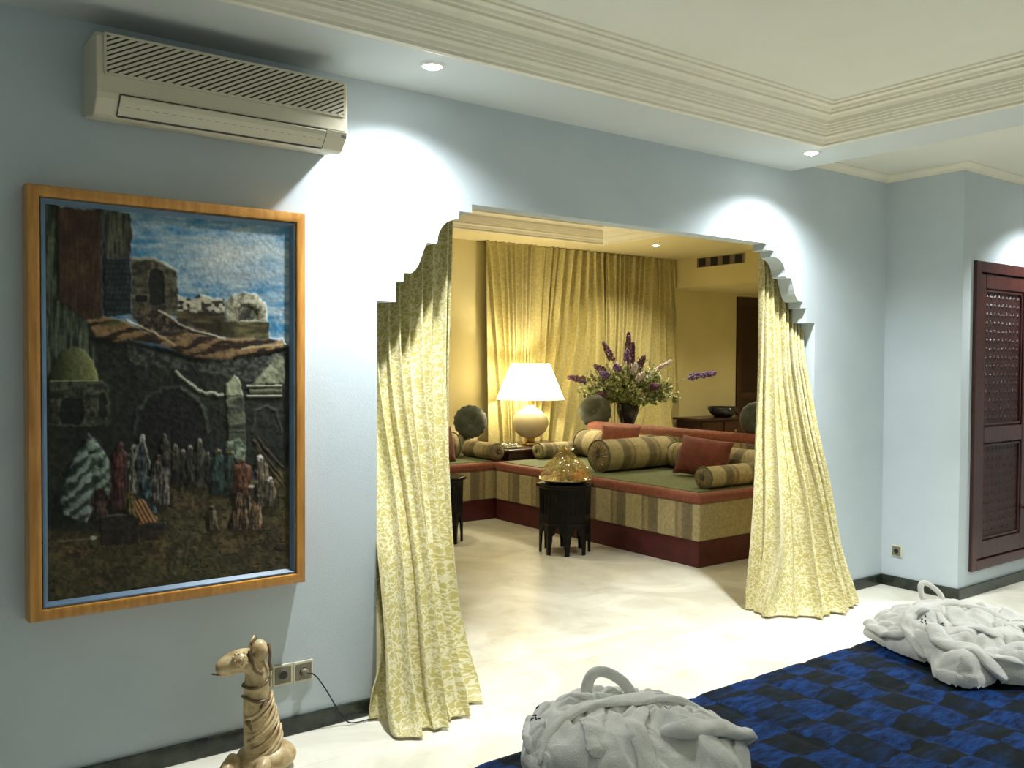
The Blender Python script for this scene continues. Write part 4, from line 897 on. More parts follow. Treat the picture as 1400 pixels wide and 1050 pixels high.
    # belt loop: flat band arching up
    for pts, hw in loop:
        c = cr([(a-cx, b2-cy, c2-BZ) for a, b2, c2 in pts], np.linspace(0, 1, 28)); V = []; Fc = []
        fac = Vector((-0.50, -0.62, 0.60)).normalized()
        mb = MB()
        for i in range(28):
            p = Vector(c[i]); tg = Vector(c[min(i+1, 27)]-c[max(i-1, 0)]).normalized(); side = tg.cross(fac).normalized(); nm = side.cross(tg).normalized()
            for a_, b_ in ((-1, -1), (-0.6, 1), (0.6, 1), (1, -1)): V.append(p+side*hw*a_+nm*0.005*b_)
        for i in range(27):
            for k in range(4): Fc.append((i*4+k, i*4+(k+1) % 4, (i+1)*4+(k+1) % 4, (i+1)*4+k))
        Fc += [(0, 1, 2, 3), (27*4+3, 27*4+2, 27*4+1, 27*4)]
        mb.add(V, Fc); ob = mb.build('belt_loop', M_terry, t, smooth=True); ss = ob.modifiers.new('s', 'SUBSURF'); ss.levels = 1; ss.render_levels = 1
    for pts in thread:
        MB().tube([(x-cx, y-cy, hz(x, y)+0.004) for x, y in pts], 0.0022, 6).build('embroidery', M_thread, t)
    return t
r1 = [(1.325, 1.705), (1.385, 1.705), (1.46, 1.685), (1.575, 1.625), (1.625, 1.575), (1.655, 1.50), (1.665, 1.44), (1.68, 1.41), (1.66, 1.35), (1.62, 1.28), (1.55, 1.22), (1.47, 1.16), (1.33, 1.20), (1.21, 1.33), (1.17, 1.46), (1.20, 1.57), (1.27, 1.65)]
ridg1 = [([(1.40, 1.50), (1.37, 1.42), (1.33, 1.34)], 0.018, 0.010, 'r'), ([(1.47, 1.47), (1.47, 1.39), (1.50, 1.30)], 0.016, 0.010, 'r'),
         ([(1.22, 1.46), (1.29, 1.49), (1.37, 1.51), (1.45, 1.50), (1.53, 1.45), (1.62, 1.41)], 0.020, -0.016, 'r'),
         ([(1.31, 1.50), (1.27, 1.42), (1.25, 1.36)], 0.02, 0.012, 'r'), ([(1.36, 1.64), (1.46, 1.62), (1.58, 1.55)], 0.05, 0.008, 'r'),
         ([(1.28, 1.30), (1.36, 1.28), (1.42, 1.24)], 0.05, -0.028, 'r')]
rolls1 = [('belt', [(1.175, 1.475), (1.22, 1.505), (1.29, 1.53), (1.366, 1.546), (1.44, 1.538), (1.50, 1.505), (1.56, 1.465), (1.62, 1.435), (1.675, 1.412)], [0.009, 0.012, 0.013, 0.015, 0.026, 0.029, 0.018, 0.011, 0.010], 0.010),
          ('collar', [(1.47, 1.46), (1.42, 1.425), (1.367, 1.385), (1.33, 1.32), (1.30, 1.25)], [0.016, 0.02, 0.022, 0.022], 0.008),
          ('sleeve', [(1.42, 1.36), (1.45, 1.31), (1.52, 1.285), (1.60, 1.29), (1.64, 1.32)], [0.02, 0.036, 0.040, 0.030], 0.018),
          ('side_fold', [(1.335, 1.695), (1.295, 1.655), (1.245, 1.595), (1.205, 1.53)], [0.018, 0.020, 0.020, 0.014], 0.014, -0.02),
          ('lapel', [(1.31, 1.48), (1.28, 1.42), (1.235, 1.36)], [0.018, 0.024, 0.02], 0.007)]
loop1 = [([(1.415, 1.590, 0.630), (1.418, 1.600, 0.660), (1.428, 1.604, 0.690), (1.450, 1.602, 0.706), (1.478, 1.585, 0.702), (1.503, 1.560, 0.680), (1.515, 1.540, 0.648)], 0.019)]
th1 = [[(1.300, 1.668), (1.296, 1.655), (1.291, 1.642)], [(1.307, 1.664), (1.302, 1.652), (1.297, 1.640)], [(1.290, 1.634), (1.284, 1.622), (1.279, 1.612)], [(1.297, 1.631), (1.291, 1.619), (1.285, 1.608)], [(1.322, 1.672), (1.326, 1.668)],
       [(1.480, 1.405), (1.492, 1.400)], [(1.340, 1.322), (1.352, 1.322), (1.362, 1.330)]]
robe('folded_bathrobe', 'folded white terry bathrobe with raised belt loop, at the bottom centre of the photo', r1, (1.43, 1.44), 0.108, ridg1, loop1, th1, 5, 'bathrobes folded on the bed', rolls=rolls1, knot=(1.50, 1.52))
r2 = [(2.70, 1.675), (2.79, 1.70), (2.92, 1.68), (3.01, 1.66), (3.11, 1.57), (3.13, 1.48), (3.12, 1.36), (3.05, 1.22), (2.94, 1.12), (2.80, 1.06), (2.66, 1.12), (2.60, 1.20), (2.51, 1.205), (2.47, 1.25), (2.50, 1.33), (2.60, 1.39), (2.61, 1.47), (2.64, 1.56), (2.68, 1.63)]
ridg2 = [([(2.72, 1.48), (2.80, 1.44), (2.90, 1.39), (3.0, 1.34)], 0.03, 0.014, 'r'), ([(2.76, 1.50), (2.86, 1.47), (2.95, 1.40)], 0.014, -0.014, 'r'),
         ([(2.55, 1.31), (2.66, 1.27), (2.76, 1.20)], 0.022, -0.028, 'r'), ([(2.70, 1.40), (2.78, 1.33), (2.90, 1.27)], 0.014, -0.014, 'r'), ([(2.73, 1.62), (2.70, 1.55), (2.71, 1.48)], 0.012, -0.014, 'r')]
rolls2 = [('belt', [(2.70, 1.53), (2.78, 1.545), (2.88, 1.555), (2.96, 1.535), (2.99, 1.48), (2.96, 1.41), (2.89, 1.30)], [0.014, 0.020, 0.026, 0.024, 0.020, 0.018, 0.014], 0.013),
          ('hood', [(2.595, 1.405), (2.625, 1.465), (2.665, 1.505), (2.72, 1.510), (2.745, 1.475)], [0.014, 0.018, 0.018, 0.014], 0.012),
          ('sleeve', [(2.69, 1.435), (2.63, 1.385), (2.59, 1.32), (2.585, 1.25), (2.60, 1.17)], [0.022, 0.030, 0.034, 0.034, 0.03], 0.018),
          ('hem', [(2.53, 1.29), (2.58, 1.265), (2.63, 1.22), (2.66, 1.15)], [0.018, 0.024, 0.026, 0.02], 0.010, -0.012),
          ('lapel', [(2.86, 1.46), (2.79, 1.41), (2.74, 1.34), (2.75, 1.25)], [0.020, 0.030, 0.034, 0.024], 0.009),
          ('side_fold', [(2.74, 1.68), (2.70, 1.635), (2.655, 1.56), (2.635, 1.49)], [0.022, 0.024, 0.024, 0.016], 0.016, -0.012),
          ('cuff', [(2.93, 1.36), (2.88, 1.29), (2.87, 1.20)], [0.016, 0.024, 0.02], 0.009)]
loop2 = [([(2.985, 1.625, 0.640), (2.985, 1.635, 0.665), (2.995, 1.641, 0.686), (3.014, 1.638, 0.692), (3.036, 1.625, 0.680), (3.055, 1.605, 0.655), (3.060, 1.595, 0.630)], 0.014)]
th2 = [[(2.722, 1.478), (2.712, 1.468)], [(2.708, 1.482), (2.700, 1.474), (2.692, 1.470)], [(2.698, 1.462), (2.688, 1.456)], [(2.685, 1.468), (2.678, 1.460)], [(2.680, 1.450), (2.672, 1.442)], [(2.700, 1.425), (2.712, 1.420), (2.724, 1.420)], [(2.694, 1.416), (2.706, 1.410)]]
robe('folded_bathrobe', 'folded white bathrobe with trailing hem, at the far right corner of the bed', r2, (2.86, 1.38), 0.10, ridg2, loop2, th2, 15, 'bathrobes folded on the bed', rolls=rolls2, knot=(2.94, 1.52))
# ------------------------------------------------------------------ banquettes
def seat_block(name, label, x0, x1, y0, y1, fabric, front, back):
    """low banquette: plinth, striped upholstered box, padded seat with trim, back rail"""
    t = thing(name, label, 'sofa', ((x0+x1)/2, (y0+y1)/2, 0)); ox, oy = (x0+x1)/2, (y0+y1)/2
    b = lambda a: (a[0]-ox, a[1]-ox, a[2]-oy, a[3]-oy)
    X0, X1, Y0, Y1 = b((x0, x1, y0, y1))
    MB().box(X0+0.015, X1-0.005, Y0+0.015, Y1-0.005, 0, 0.19).build('plinth', M_plinth, t, bevel=0.004)
    MB().box(X0, X1, Y0, Y1, 0.19, 0.455).build('upholstered_base', fabric, t, bevel=0.012)
    # seat pad with rolled trim
    o = MB().box(X0-0.008, X1-0.002, Y0-0.008, Y1-0.002, 0.452, 0.528).build('seat_trim', M_redtrim, t); bev(o, 0.028, 5)
    o = MB().box(X0+0.055, X1-0.03, Y0+0.055, Y1-0.03, 0.50, 0.536).build('seat_pad', M_green, t); bev(o, 0.010, 3)
    return t, X0, X1, Y0, Y1
SXF, SXB, SYN, SYF = 4.84, 5.98, 4.285, 6.76
t, X0, X1, Y0, Y1 = seat_block('banquette', 'long striped banquette with dark red plinth along the right of the sitting room', SXF, SXB, SYN, SYF+0.0, M_stry, 'x', 'x')
o = MB().box(X1-0.005, X1+0.12, Y0+0.02, Y1, 0, 0.80).build('back_rest', M_stry, t, bevel=0.01)
o = MB().tube([(X1+0.055, Y0+0.01, 0.81), (X1+0.055, Y1, 0.81)], 0.062, 14).build('back_rail', M_redtrim, t, smooth=True)
t, X0, X1, Y0, Y1 = seat_block('banquette', 'striped banquette with red trim against the back, left of the lamp', 3.25, 5.0, 6.775, 7.40, M_strx, 'y', 'y')
o = MB().box(X0, X1-0.0, Y1-0.005, Y1+0.05, 0, 0.74).build('back_rest', M_strx, t, bevel=0.01)
# corner table with lamp
t = thing('corner_table', 'dark red carved corner table under the lamp between the banquettes', 'table', (5.40, 7.09, 0))
MB().box(-0.38, 0.56, -0.31, 0.32, 0.02, 0.60).build('cabinet', M_mah, t, bevel=0.006)
MB().box(-0.395, 0.575, -0.325, 0.335, 0.60, 0.63).build('table_top', M_mah, t, bevel=0.006)
mb = MB()
for i in range(4): mb.box(-0.34+i*0.22, -0.17+i*0.22, -0.318, -0.31, 0.30, 0.56)
mb.box(-0.39, -0.38, -0.26, 0.26, 0.30, 0.56); mb.build('carved_panels', M_mahp, t, bevel=0.004)

def bolster(label, c, length, r, rz, mat=None, group='striped bolsters on the banquettes', name='bolster_cushion', tilt=0):
    t = thing(name, label, 'bolster', c, rz, group)
    prof_ = [(0.012, 0), (r*0.55, -0.008), (r*0.86, -0.002), (r*0.97, 0.018), (r, 0.05), (r, length/2), (r, length-0.05), (r*0.97, length-0.018), (r*0.86, length+0.002), (r*0.55, length+0.008), (0.012, length)]
    n = 40; mb = MB().lathe(prof_, n)
    V = []
    for i, (a, b2, c2) in enumerate(mb.v):
        k = i % n; rr_ = math.hypot(a, b2)
        V.append((c2-length/2, a*(1.0+0.01*math.sin(k*1.7)), b2*0.96))
    mb.v = V; o = mb.build('bolster_cover', mat or M_strb, t, smooth=True)
    for e in (-1, 1):
        m2 = MB()
        for k in range(20):
            a = 2*PI*k/20; m2.tube([(e*(length/2+0.005), 0.012*math.cos(a), 0.012*math.sin(a)), (e*(length/2+0.010), r*0.5*math.cos(a), r*0.48*math.sin(a)), (e*(length/2+0.001), r*0.84*math.cos(a), r*0.81*math.sin(a))], [0.002, 0.0045, 0.006], 6)
        m2.build('end_pleats', mat or M_strb, t, smooth=True)
        MB().ball((e*(length/2+0.010), 0, 0), 0.016, 10, 6, (0.5, 1, 1)).build('end_button', M_dgreen, t, smooth=True)
        MB().tube([(e*(length/2-0.012), r*0.985*math.cos(a), r*0.96*math.sin(a)) for a in np.linspace(0, 2*PI, 41)], 0.006, 6, cap=False).build('piping', M_green, t, smooth=True)
    return t
SEAT = 0.536
bolster('fat striped bolster lying across the middle of the long banquette', (5.50, 5.60, SEAT+0.136), 0.86, 0.14, 0)
bolster('striped back bolster along the wall side of the long banquette behind the red pillow', (5.86, 4.92, SEAT+0.115), 1.12, 0.115, PI/2)
bolster('small striped arm bolster at the near end of the long banquette', (5.46, 4.42, SEAT+0.08), 0.86, 0.082, 0)
bolster('striped back bolster in the far half of the long banquette behind the fruit basket', (5.84, 6.20, SEAT+0.13), 0.94, 0.135, PI/2)
bolster('small striped arm bolster right of the corner table on the long banquette', (5.60, 6.70, SEAT+0.075), 0.62, 0.078, 0)
bolster('small striped arm bolster left of the corner table and lamp', (4.90, 7.05, SEAT+0.08), 0.50, 0.082, PI/2)
bolster('striped back bolster on the left banquette beside the grey green round cushion', (4.16, 7.24, SEAT+0.12), 1.10, 0.125, 0)

def pillow(label, c, sx_, sz_, th, rot, mat, name='throw_pillow'):
    t = bpy.data.objects.new(name, bpy.data.meshes.new(name)); C.objects.link(t)
    n = 26; V = []; Fc = []
    for s_ in (-1, 1):
        for j in range(n+1):
            for i in range(n+1):
                u, v = -1+2*i/n, -1+2*j/n
                e = max(0, (1-u*u)*(1-v*v)); pin = 1-0.10*(1-u*u*v*v)*(u*u+v*v)*0.8
                V.append((u*sx_*0.5*pin, s_*th*0.5*(e**0.42), v*sz_*0.5*pin))
    m_ = (n+1)**2
    for s_ in (0, 1):
        for j in range(n):
            for i in range(n):
                a = s_*m_+j*(n+1)+i; q = (a, a+1, a+n+2, a+n+1); Fc.append(q if s_ == 0 else q[::-1])
    me = t.data; me.from_pydata(V, [], Fc); bm = bmesh.new(); bm.from_mesh(me); bmesh.ops.remove_doubles(bm, verts=bm.verts, dist=1e-5); bmesh.ops.recalc_face_normals(bm, faces=bm.faces); bm.to_mesh(me); bm.free()
    me.shade_smooth(); me.materials.append(mat); t.location = c; t.rotation_euler = rot
    return tag(t, label, 'pillow')
pillow('brick red throw pillow leaning at the near end of the long banquette', (5.58, 4.90, SEAT+0.155), 0.46, 0.34, 0.20, (math.radians(-24), math.radians(5), math.radians(-74)), M_red)
pillow('brick red throw pillow behind the fat bolster on the long banquette', (5.64, 5.95, SEAT+0.18), 0.40, 0.36, 0.13, (math.radians(-16), 0, math.radians(-70)), M_redtrim)
pillow('brick red throw pillow on the left banquette beside the left arch curtain', (4.36, 7.00, SEAT+0.155), 0.40, 0.34, 0.14, (math.radians(-14), 0, math.radians(6)), M_red)

def round_cushion(label, c, r, th, face):
    """round pleated cushion standing on edge, face = direction it looks in (angle)"""
    t = thing('round_cushion', label, 'cushion', c, face)
    n, m_ = 48, 14; V = []; Fc = []
    for j in range(m_*2+1):
        a = -PI/2+PI*j/(m_*2)
        for k in range(n):
            an = 2*PI*k/n; pl_ = 1+0.03*math.sin(an*16)*math.cos(a)
            rr_ = r*(math.cos(a)**0.6 if math.cos(a) > 0 else 0)*pl_; dimp = 1-0.35*math.exp(-(rr_/(0.25*r))**2)
            V.append((math.sin(a)*th*0.5*dimp, rr_*math.cos(an), rr_*math.sin(an)))
    for j in range(m_*2):
        for k in range(n): k2 = (k+1) % n; Fc.append((j*n+k, j*n+k2, (j+1)*n+k2, (j+1)*n+k))
    mesh('cushion_cover', V, Fc, M_dgreen, t, smooth=True)
    for e in (-1, 1): MB().ball((e*th*0.34, 0, 0), 0.02, 10, 6, (0.6, 1, 1)).build('button', M_dgreen, t, smooth=True)
    return t
round_cushion('large round grey green cushion standing behind the left banquette near the lamp', (4.97, 7.36, 0.865), 0.165, 0.13, math.radians(-125))
round_cushion('round grey green cushion standing on the banquette back left of the flower vase', (6.06, 6.74, 0.965), 0.165, 0.12, math.radians(-140))
round_cushion('round grey green cushion half hidden by the right arch curtain', (6.13, 4.80, 0.985), 0.150, 0.12, math.radians(-160))

# ------------------------------------------------------------------ table lamp
t = thing('table_lamp', 'glowing cream table lamp with white cone shade and round ceramic base', 'lamp', (5.53, 7.12, 0.63))
MB().lathe([(0.085, 0), (0.088, 0.012), (0.070, 0.024), (0.048, 0.034), (0.040, 0.055), (0.055, 0.07)], 36).build('foot', M_brass, t, smooth=True)
MB().lathe([(0.05, 0.068), (0.10, 0.088), (0.155, 0.135), (0.182, 0.195), (0.184, 0.235), (0.165, 0.290), (0.120, 0.335), (0.07, 0.362), (0.045, 0.378), (0.045, 0.395)], 48).build('base', M_ceramic, t, smooth=True)
MB().lathe([(0.018, 0.39), (0.018, 0.52), (0.028, 0.53), (0.028, 0.56)], 16).build('stem', M_brass, t, smooth=True)
m_, nt, b_ = mat_new('linen_shade'); N = nt.nodes; Lk = nt.links
tr_ = N.new('ShaderNodeBsdfTranslucent'); tr_.inputs[0].default_value = (0.95, 0.90, 0.74, 1); df = N.new('ShaderNodeBsdfDiffuse'); df.inputs[0].default_value = (0.9, 0.86, 0.72, 1)
mx = N.new('ShaderNodeMixShader'); mx.inputs[0].default_value = 0.6; Lk.new(df.outputs[0], mx.inputs[1]); Lk.new(tr_.outputs[0], mx.inputs[2]); Lk.new(mx.outputs[0], N['Material Output'].inputs[0]); N.remove(b_)
MB().lathe([(0.345, 0.455), (0.338, 0.465), (0.195, 0.805), (0.192, 0.812)], 56, cap=False).build('lamp_shade', m_, t, smooth=True)
MB().ball((0, 0, 0.60), 0.035, 16, 12, (1, 1, 1.2)).build('bulb', emit('lamp_bulb_glow', (1, 0.86, 0.6), 60), t, smooth=True)
ld = bpy.data.lights.new('lamp_light', 'POINT'); ld.energy = 17; ld.color = (1, 0.88, 0.60); ld.shadow_soft_size = 0.05
lo = bpy.data.objects.new('lamp_light', ld); C.objects.link(lo); lo.parent = t; lo.location = (0, 0, 0.66)
# small silver tray and dish beside the lamp
t = thing('silver_tray', 'small shiny silver tray with ornaments on the corner table left of the lamp base', 'tray', (5.17, 6.98, 0.63))
MB().lathe([(0.11, 0.002), (0.125, 0.010), (0.128, 0.012), (0.12, 0.006), (0.02, 0.004)], 32).build('dish', M_steel, t, smooth=True)
mb = MB()
for i in range(7): mb.ball((0.07*math.cos(i*0.9), 0.07*math.sin(i*0.9), 0.022), 0.018, 10, 8)
mb.build('ornaments', M_steel, t, smooth=True)

# ------------------------------------------------------------------ octagonal coffee tables
def octa_table(label, c, r=0.205, h=0.53, rz=0.0):
    t = thing('octagonal_table', label, 'table', c, rz, 'black octagonal side tables')
    mb = MB().lathe([(r+0.012, h-0.028), (r+0.018, h-0.020), (r+0.018, h-0.004), (r+0.012, h)], 8); mb.build('table_top', M_ebony, t)
    MB().lathe([(r*0.98, h-0.028), (r*0.95, 0.235), (r*0.98, 0.230)], 8, cap=True).build('octagonal_case', M_ebony, t)
    for k in range(8):
        a0, a1 = 2*PI*k/8, 2*PI*(k+1)/8; p0 = Vector((r*0.97*math.cos(a0), r*0.97*math.sin(a0), 0)); p1 = Vector((r*0.97*math.cos(a1), r*0.97*math.sin(a1), 0)); nm = ((p0+p1)/2).normalized()
        prof2 = [(0, 0), (0.13, 0), (0.15, 0.06), (0.20, 0.10), (0.22, 0.145), (0.33, 0.16), (0.42, 0.20), (0.5, 0.215), (0.58, 0.20), (0.67, 0.16), (0.78, 0.145), (0.80, 0.10), (0.85, 0.06), (0.87, 0), (1, 0), (1, 0.25), (0, 0.25)]
        V = []; n = len(prof2)
        for off in (0, -0.014):
            for u, z in prof2: q = p0.lerp(p1, u)+nm*off; V.append((q.x, q.y, z))
        tr = tessellate_polygon([[Vector((u, z, 0)) for u, z in prof2]])
        Fc = [tuple(x) for x in tr]+[tuple(i+n for i in reversed(x)) for x in tr]+[(i, (i+1) % n, (i+1) % n+n, i+n) for i in range(n)]
        m2 = MB(); m2.add(V, Fc); m2.build('leg_arch', M_ebony, t)
    m2 = MB()
    for k in range(8):
        a = 2*PI*(k+0.5)/8; q = Vector((math.cos(a), math.sin(a), 0)); s_ = Vector((-q.y, q.x, 0)); rr_ = r*0.97*math.cos(PI/8)
        for u, z0_, z1_ in ((-0.045, 0.30, 0.46), (0.0, 0.30, 0.46), (0.045, 0.30, 0.46)):
            p = q*rr_+s_*u; m2.tube([(p.x, p.y, z0_), (p.x, p.y, z1_)], 0.004, 6)
    m2.build('inlay_beads', M_ebony, t)
    return t
TC = (4.445, 5.28, 0.0)
octa_table('black octagonal side table with arched legs carrying the wrapped fruit basket', TC, rz=math.radians(10))
octa_table('black octagonal side table half hidden behind the left arch curtain', (3.865, 6.18, 0.0), rz=math.radians(14))
tz = 0.53
t = thing('fruit_platter', 'silver rimmed platter under the cellophane wrapped fruit', 'platter', (TC[0], TC[1], tz))
MB().lathe([(0.10, 0.0), (0.15, 0.006), (0.198, 0.030), (0.204, 0.034), (0.196, 0.030), (0.14, 0.012), (0.02, 0.010)], 40).build('platter_dish', M_steel, t, smooth=True)
fr_ = [('orange', M_orange, 0.10, -0.06, 0.050, 0.048), ('orange', M_orange, 0.015, -0.125, 0.044, 0.042), ('apple', M_apple, -0.02, -0.085, 0.046, 0.038), ('apple', M_apple, -0.085, -0.055, 0.044, 0.038), ('pear', M_pear, -0.03, -0.02, 0.085, 0.042), ('pear', M_pear, 0.035, -0.03, 0.09, 0.042), ('apple', M_apple, 0.0, 0.05, 0.05, 0.04), ('pear', M_pear, 0.005, -0.02, 0.15, 0.038)]
desc = {'orange': ['bright orange at the right of the wrapped fruit', 'orange at the front of the wrapped fruit'], 'apple': ['russet apple at the front of the wrapped fruit pile', 'russet apple at the left of the wrapped fruit pile', 'russet apple at the back of the wrapped fruit pile'], 'pear': ['yellow green pear in the middle left of the wrapped fruit pile', 'yellow green pear in the middle right of the wrapped fruit pile', 'yellow green pear on top of the wrapped fruit pile']}
cnt = {}
for nm, mt, dx, dy, dz, r in fr_:
    k = cnt.get(nm, 0); cnt[nm] = k+1
    t = thing(nm, desc[nm][k], nm, (TC[0]+dx, TC[1]+dy, tz+dz+0.012), random.uniform(0, 6), 'fruit wrapped in cellophane')
    if nm == 'pear': MB().lathe([(0.004, -r), (r*0.7, -r*0.85), (r, -r*0.2), (r*0.85, r*0.4), (r*0.5, r*0.95), (r*0.35, r*1.3), (0.004, r*1.45)], 20).build('flesh', mt, t, smooth=True); st = r*1.4
    else: MB().lathe([(0.004, -r*0.9), (r*0.5, -r*0.86), (r*0.88, -r*0.45), (r, 0), (r*0.88, r*0.45), (r*0.5, r*0.84), (0.004, r*0.82)], 20).build('flesh', mt, t, smooth=True); st = r*0.8
    MB().tube([(0, 0, st-0.004), (0.002, 0, st+0.012)], 0.002, 6).build('stalk', M_mah, t)
m_, nt, b_ = mat_new('cellophane'); N = nt.nodes; Lk = nt.links
gl = N.new('ShaderNodeBsdfGlossy'); gl.inputs['Roughness'].default_value = 0.12; gl.inputs[0].default_value = (1, 0.95, 0.78, 1)
tp = N.new('ShaderNodeBsdfTransparent'); tp.inputs[0].default_value = (0.90, 0.84, 0.68, 1); mx = N.new('ShaderNodeMixShader'); lw = N.new('ShaderNodeLayerWeight'); lw.inputs[0].default_value = 0.45
ml = N.new('ShaderNodeMath'); ml.operation = 'MULTIPLY_ADD'; ml.inputs[1].default_value = 0.55; ml.inputs[2].default_value = 0.17; Lk.new(lw.outputs['Facing'], ml.inputs[0]); Lk.new(ml.outputs[0], mx.inputs[0])
Lk.new(tp.outputs[0], mx.inputs[1]); Lk.new(gl.outputs[0], mx.inputs[2]); Lk.new(mx.outputs[0], N['Material Output'].inputs[0]); N.remove(b_)
n, m2_ = 90, 34; V = []; Fc = []
for j in range(m2_+1):
    v = j/m2_; rad = np.interp(v, [0, 0.1, 0.35, 0.62, 0.80, 0.88, 1.0], [0.192, 0.190, 0.158, 0.095, 0.048, 0.032, 0.060]); z = 0.030+0.245*v
    for k in range(n):
        a = 2*PI*k/n; cr_ = 1+0.10*math.sin(a*9+v*4)*(0.25+v*0.8)+0.08*math.sin(a*23-v*9)*(0.3+v)+0.10*(random.random()-0.5)
        V.append((rad*cr_*math.cos(a), rad*cr_*math.sin(a), z+0.012*math.sin(a*7)*v+0.004*random.random()))
for j in range(m2_):
    for k in range(n): k2 = (k+1) % n; Fc.append((j*n+k, j*n+k2, (j+1)*n+k2, (j+1)*n+k))
t = thing('cellophane_wrap', 'clear crinkled cellophane cone wrapped over the fruit on the octagonal table', 'wrapping', (TC[0], TC[1], tz))
mesh('wrap_film', V, Fc, m_, t)
MB().tube([(0.036*math.cos(a), 0.036*math.sin(a), 0.245) for a in np.linspace(0, 2*PI, 20)], 0.005, 6, cap=False).build('ribbon', M_brass, t)

# ------------------------------------------------------------------ vase of flowers on a pedestal behind the banquette
VX, VY, VZ = 6.48, 6.71, 0.78
t = thing('pedestal_table', 'small round dark pedestal table behind the banquette holding the flower vase', 'table', (VX, VY, 0))
MB().lathe([(0.20, 0), (0.20, 0.02), (0.06, 0.05), (0.035, 0.12), (0.035, 0.66), (0.07, 0.74), (0.07, 0.75)], 28).build('pedestal', M_mah, t, smooth=True)
MB().lathe([(0.24, 0.75), (0.255, 0.757), (0.255, 0.773), (0.24, 0.78)], 36).build('table_top', M_mah, t, smooth=False)
t = thing('flower_vase', 'dark glazed vase holding the purple and white flowers', 'vase', (VX, VY, VZ))
MB().lathe([(0.055, 0), (0.062, 0.01), (0.060, 0.03), (0.085, 0.09), (0.112, 0.17), (0.118, 0.22), (0.105, 0.25), (0.108, 0.262), (0.098, 0.262), (0.092, 0.24), (0.10, 0.20), (0.03, 0.02)], 36).build('vase_body', M_vase, t, smooth=True)
t = thing('glass_dish', 'small sparkling glass dish on the pedestal table beside the vase', 'dish', (VX+0.08, VY-0.17, VZ))
MB().lathe([(0.03, 0), (0.035, 0.004), (0.055, 0.030), (0.058, 0.034), (0.050, 0.030), (0.02, 0.008)], 24).build('bowl', M_steel, t, smooth=True)
RR = R2.copy(); UU = Vector((0, 0, 1)); FF = Vector((F.x, F.y, 0)).normalized(); RR = Vector((FF.y, -FF.x, 0))
MOUTH = Vector((VX, VY, VZ+0.24))
def bl(r, z, dpt): return MOUTH+RR*r+UU*z-FF*dpt
def spray(label, r, z, dpt, mat, kind, L_, grp, rad=0.020):
    """a long flower spike: stem bows from the vase mouth to tip (r right, z up, dpt toward the room)"""
    tip = bl(r, z, dpt); mid = MOUTH+(tip-MOUTH)*0.5+UU*0.05
    t = thing(kind, label, 'flower', MOUTH, 0, grp)
    pts = cr([tuple(MOUTH-UU*0.16-MOUTH), tuple(mid-MOUTH), tuple(tip-MOUTH)], np.linspace(0, 1, 24))
    MB().tube(pts, [0.0035]*18+[0.0028]*6, 6).build('stem', M_leaf, t, smooth=True)
    mb = MB(); Ltot = (tip-MOUTH).length; s0 = 1-min(0.8, L_/Ltot); rl = random.Random(hash((round(r*100), round(z*100))) & 0xffff)
    for i in range(46):
        s_ = s0+(1-s0)*i/45; p = Vector(cr([tuple(-UU*0.16), tuple(mid-MOUTH), tuple(tip-MOUTH)], np.array([s_]))[0]); w_ = rad*(1.0-0.75*((s_-s0)/(1-s0))**1.5)
        for q in range(3):
            d_ = Vector((rl.uniform(-1, 1), rl.uniform(-1, 1), rl.uniform(-1, 1))).normalized()*w_; b0 = 0.35+0.65*rl.random()
            mb.ball(tuple(p+d_), 0.0075*b0+0.004, 6, 4, (1, 1, 1.5))
    mb.build('blossoms', mat, t, smooth=True)
P_ = 'plum and purple flower spikes in the vase'
pt = [(-0.615, 0.285, 0.10, M_plum, 'plum flower spike reaching far left towards the lamp shade', 0.20), (-0.345, 0.405, 0.05, M_plum, 'plum flower spike leaning left with a slanting tip', 0.16), (-0.30, 0.335, 0.16, M_purple, 'short purple flower spike at the left of the bouquet', 0.12),
      (-0.255, 0.640, 0.0, M_plum, 'tall plum flower spike left of the top of the bouquet', 0.26), (-0.15, 0.410, 0.18, M_purple, 'short purple flower spike in front at the left middle', 0.10), (0.005, 0.745, 0.0, M_plum, 'tallest slim plum flower spike at the top of the bouquet', 0.30),
      (0.045, 0.640, 0.06, M_plum, 'tall plum flower spike just right of the tallest one', 0.28), (-0.03, 0.56, 0.14, M_purple, 'purple flower spike below the tallest spike', 0.18), (0.155, 0.500, 0.08, M_plum, 'plum flower spike leaning right of the centre of the bouquet', 0.18),
      (0.90, 0.335, 0.02, M_purple, 'purple flower spike reaching far right over the recess wall', 0.30), (0.28, 0.20, 0.22, M_plum, 'short plum flower spike low at the right of the bouquet', 0.09), (-0.32, 0.10, 0.20, M_plum, 'short plum flower spike low at the left of the bouquet', 0.08)]
for r, z, dpt, mt, lb, L_ in pt: spray(lb, r, z, dpt, mt, 'flower_spike', L_, P_, 0.034)
spray('long white flower spike leaning right from the middle of the bouquet', 0.42, 0.455, 0.10, M_white, 'flower_spike', 0.42, 'white flower spikes in the vase', 0.022)
spray('short white and lilac flower spike in the middle of the bouquet', 0.13, 0.33, 0.22, M_white, 'flower_spike', 0.16, 'white flower spikes in the vase', 0.030)
spray('upright white and lilac flower spike near the top of the bouquet', 0.06, 0.42, 0.14, M_white, 'flower_spike', 0.14, 'white flower spikes in the vase', 0.026)
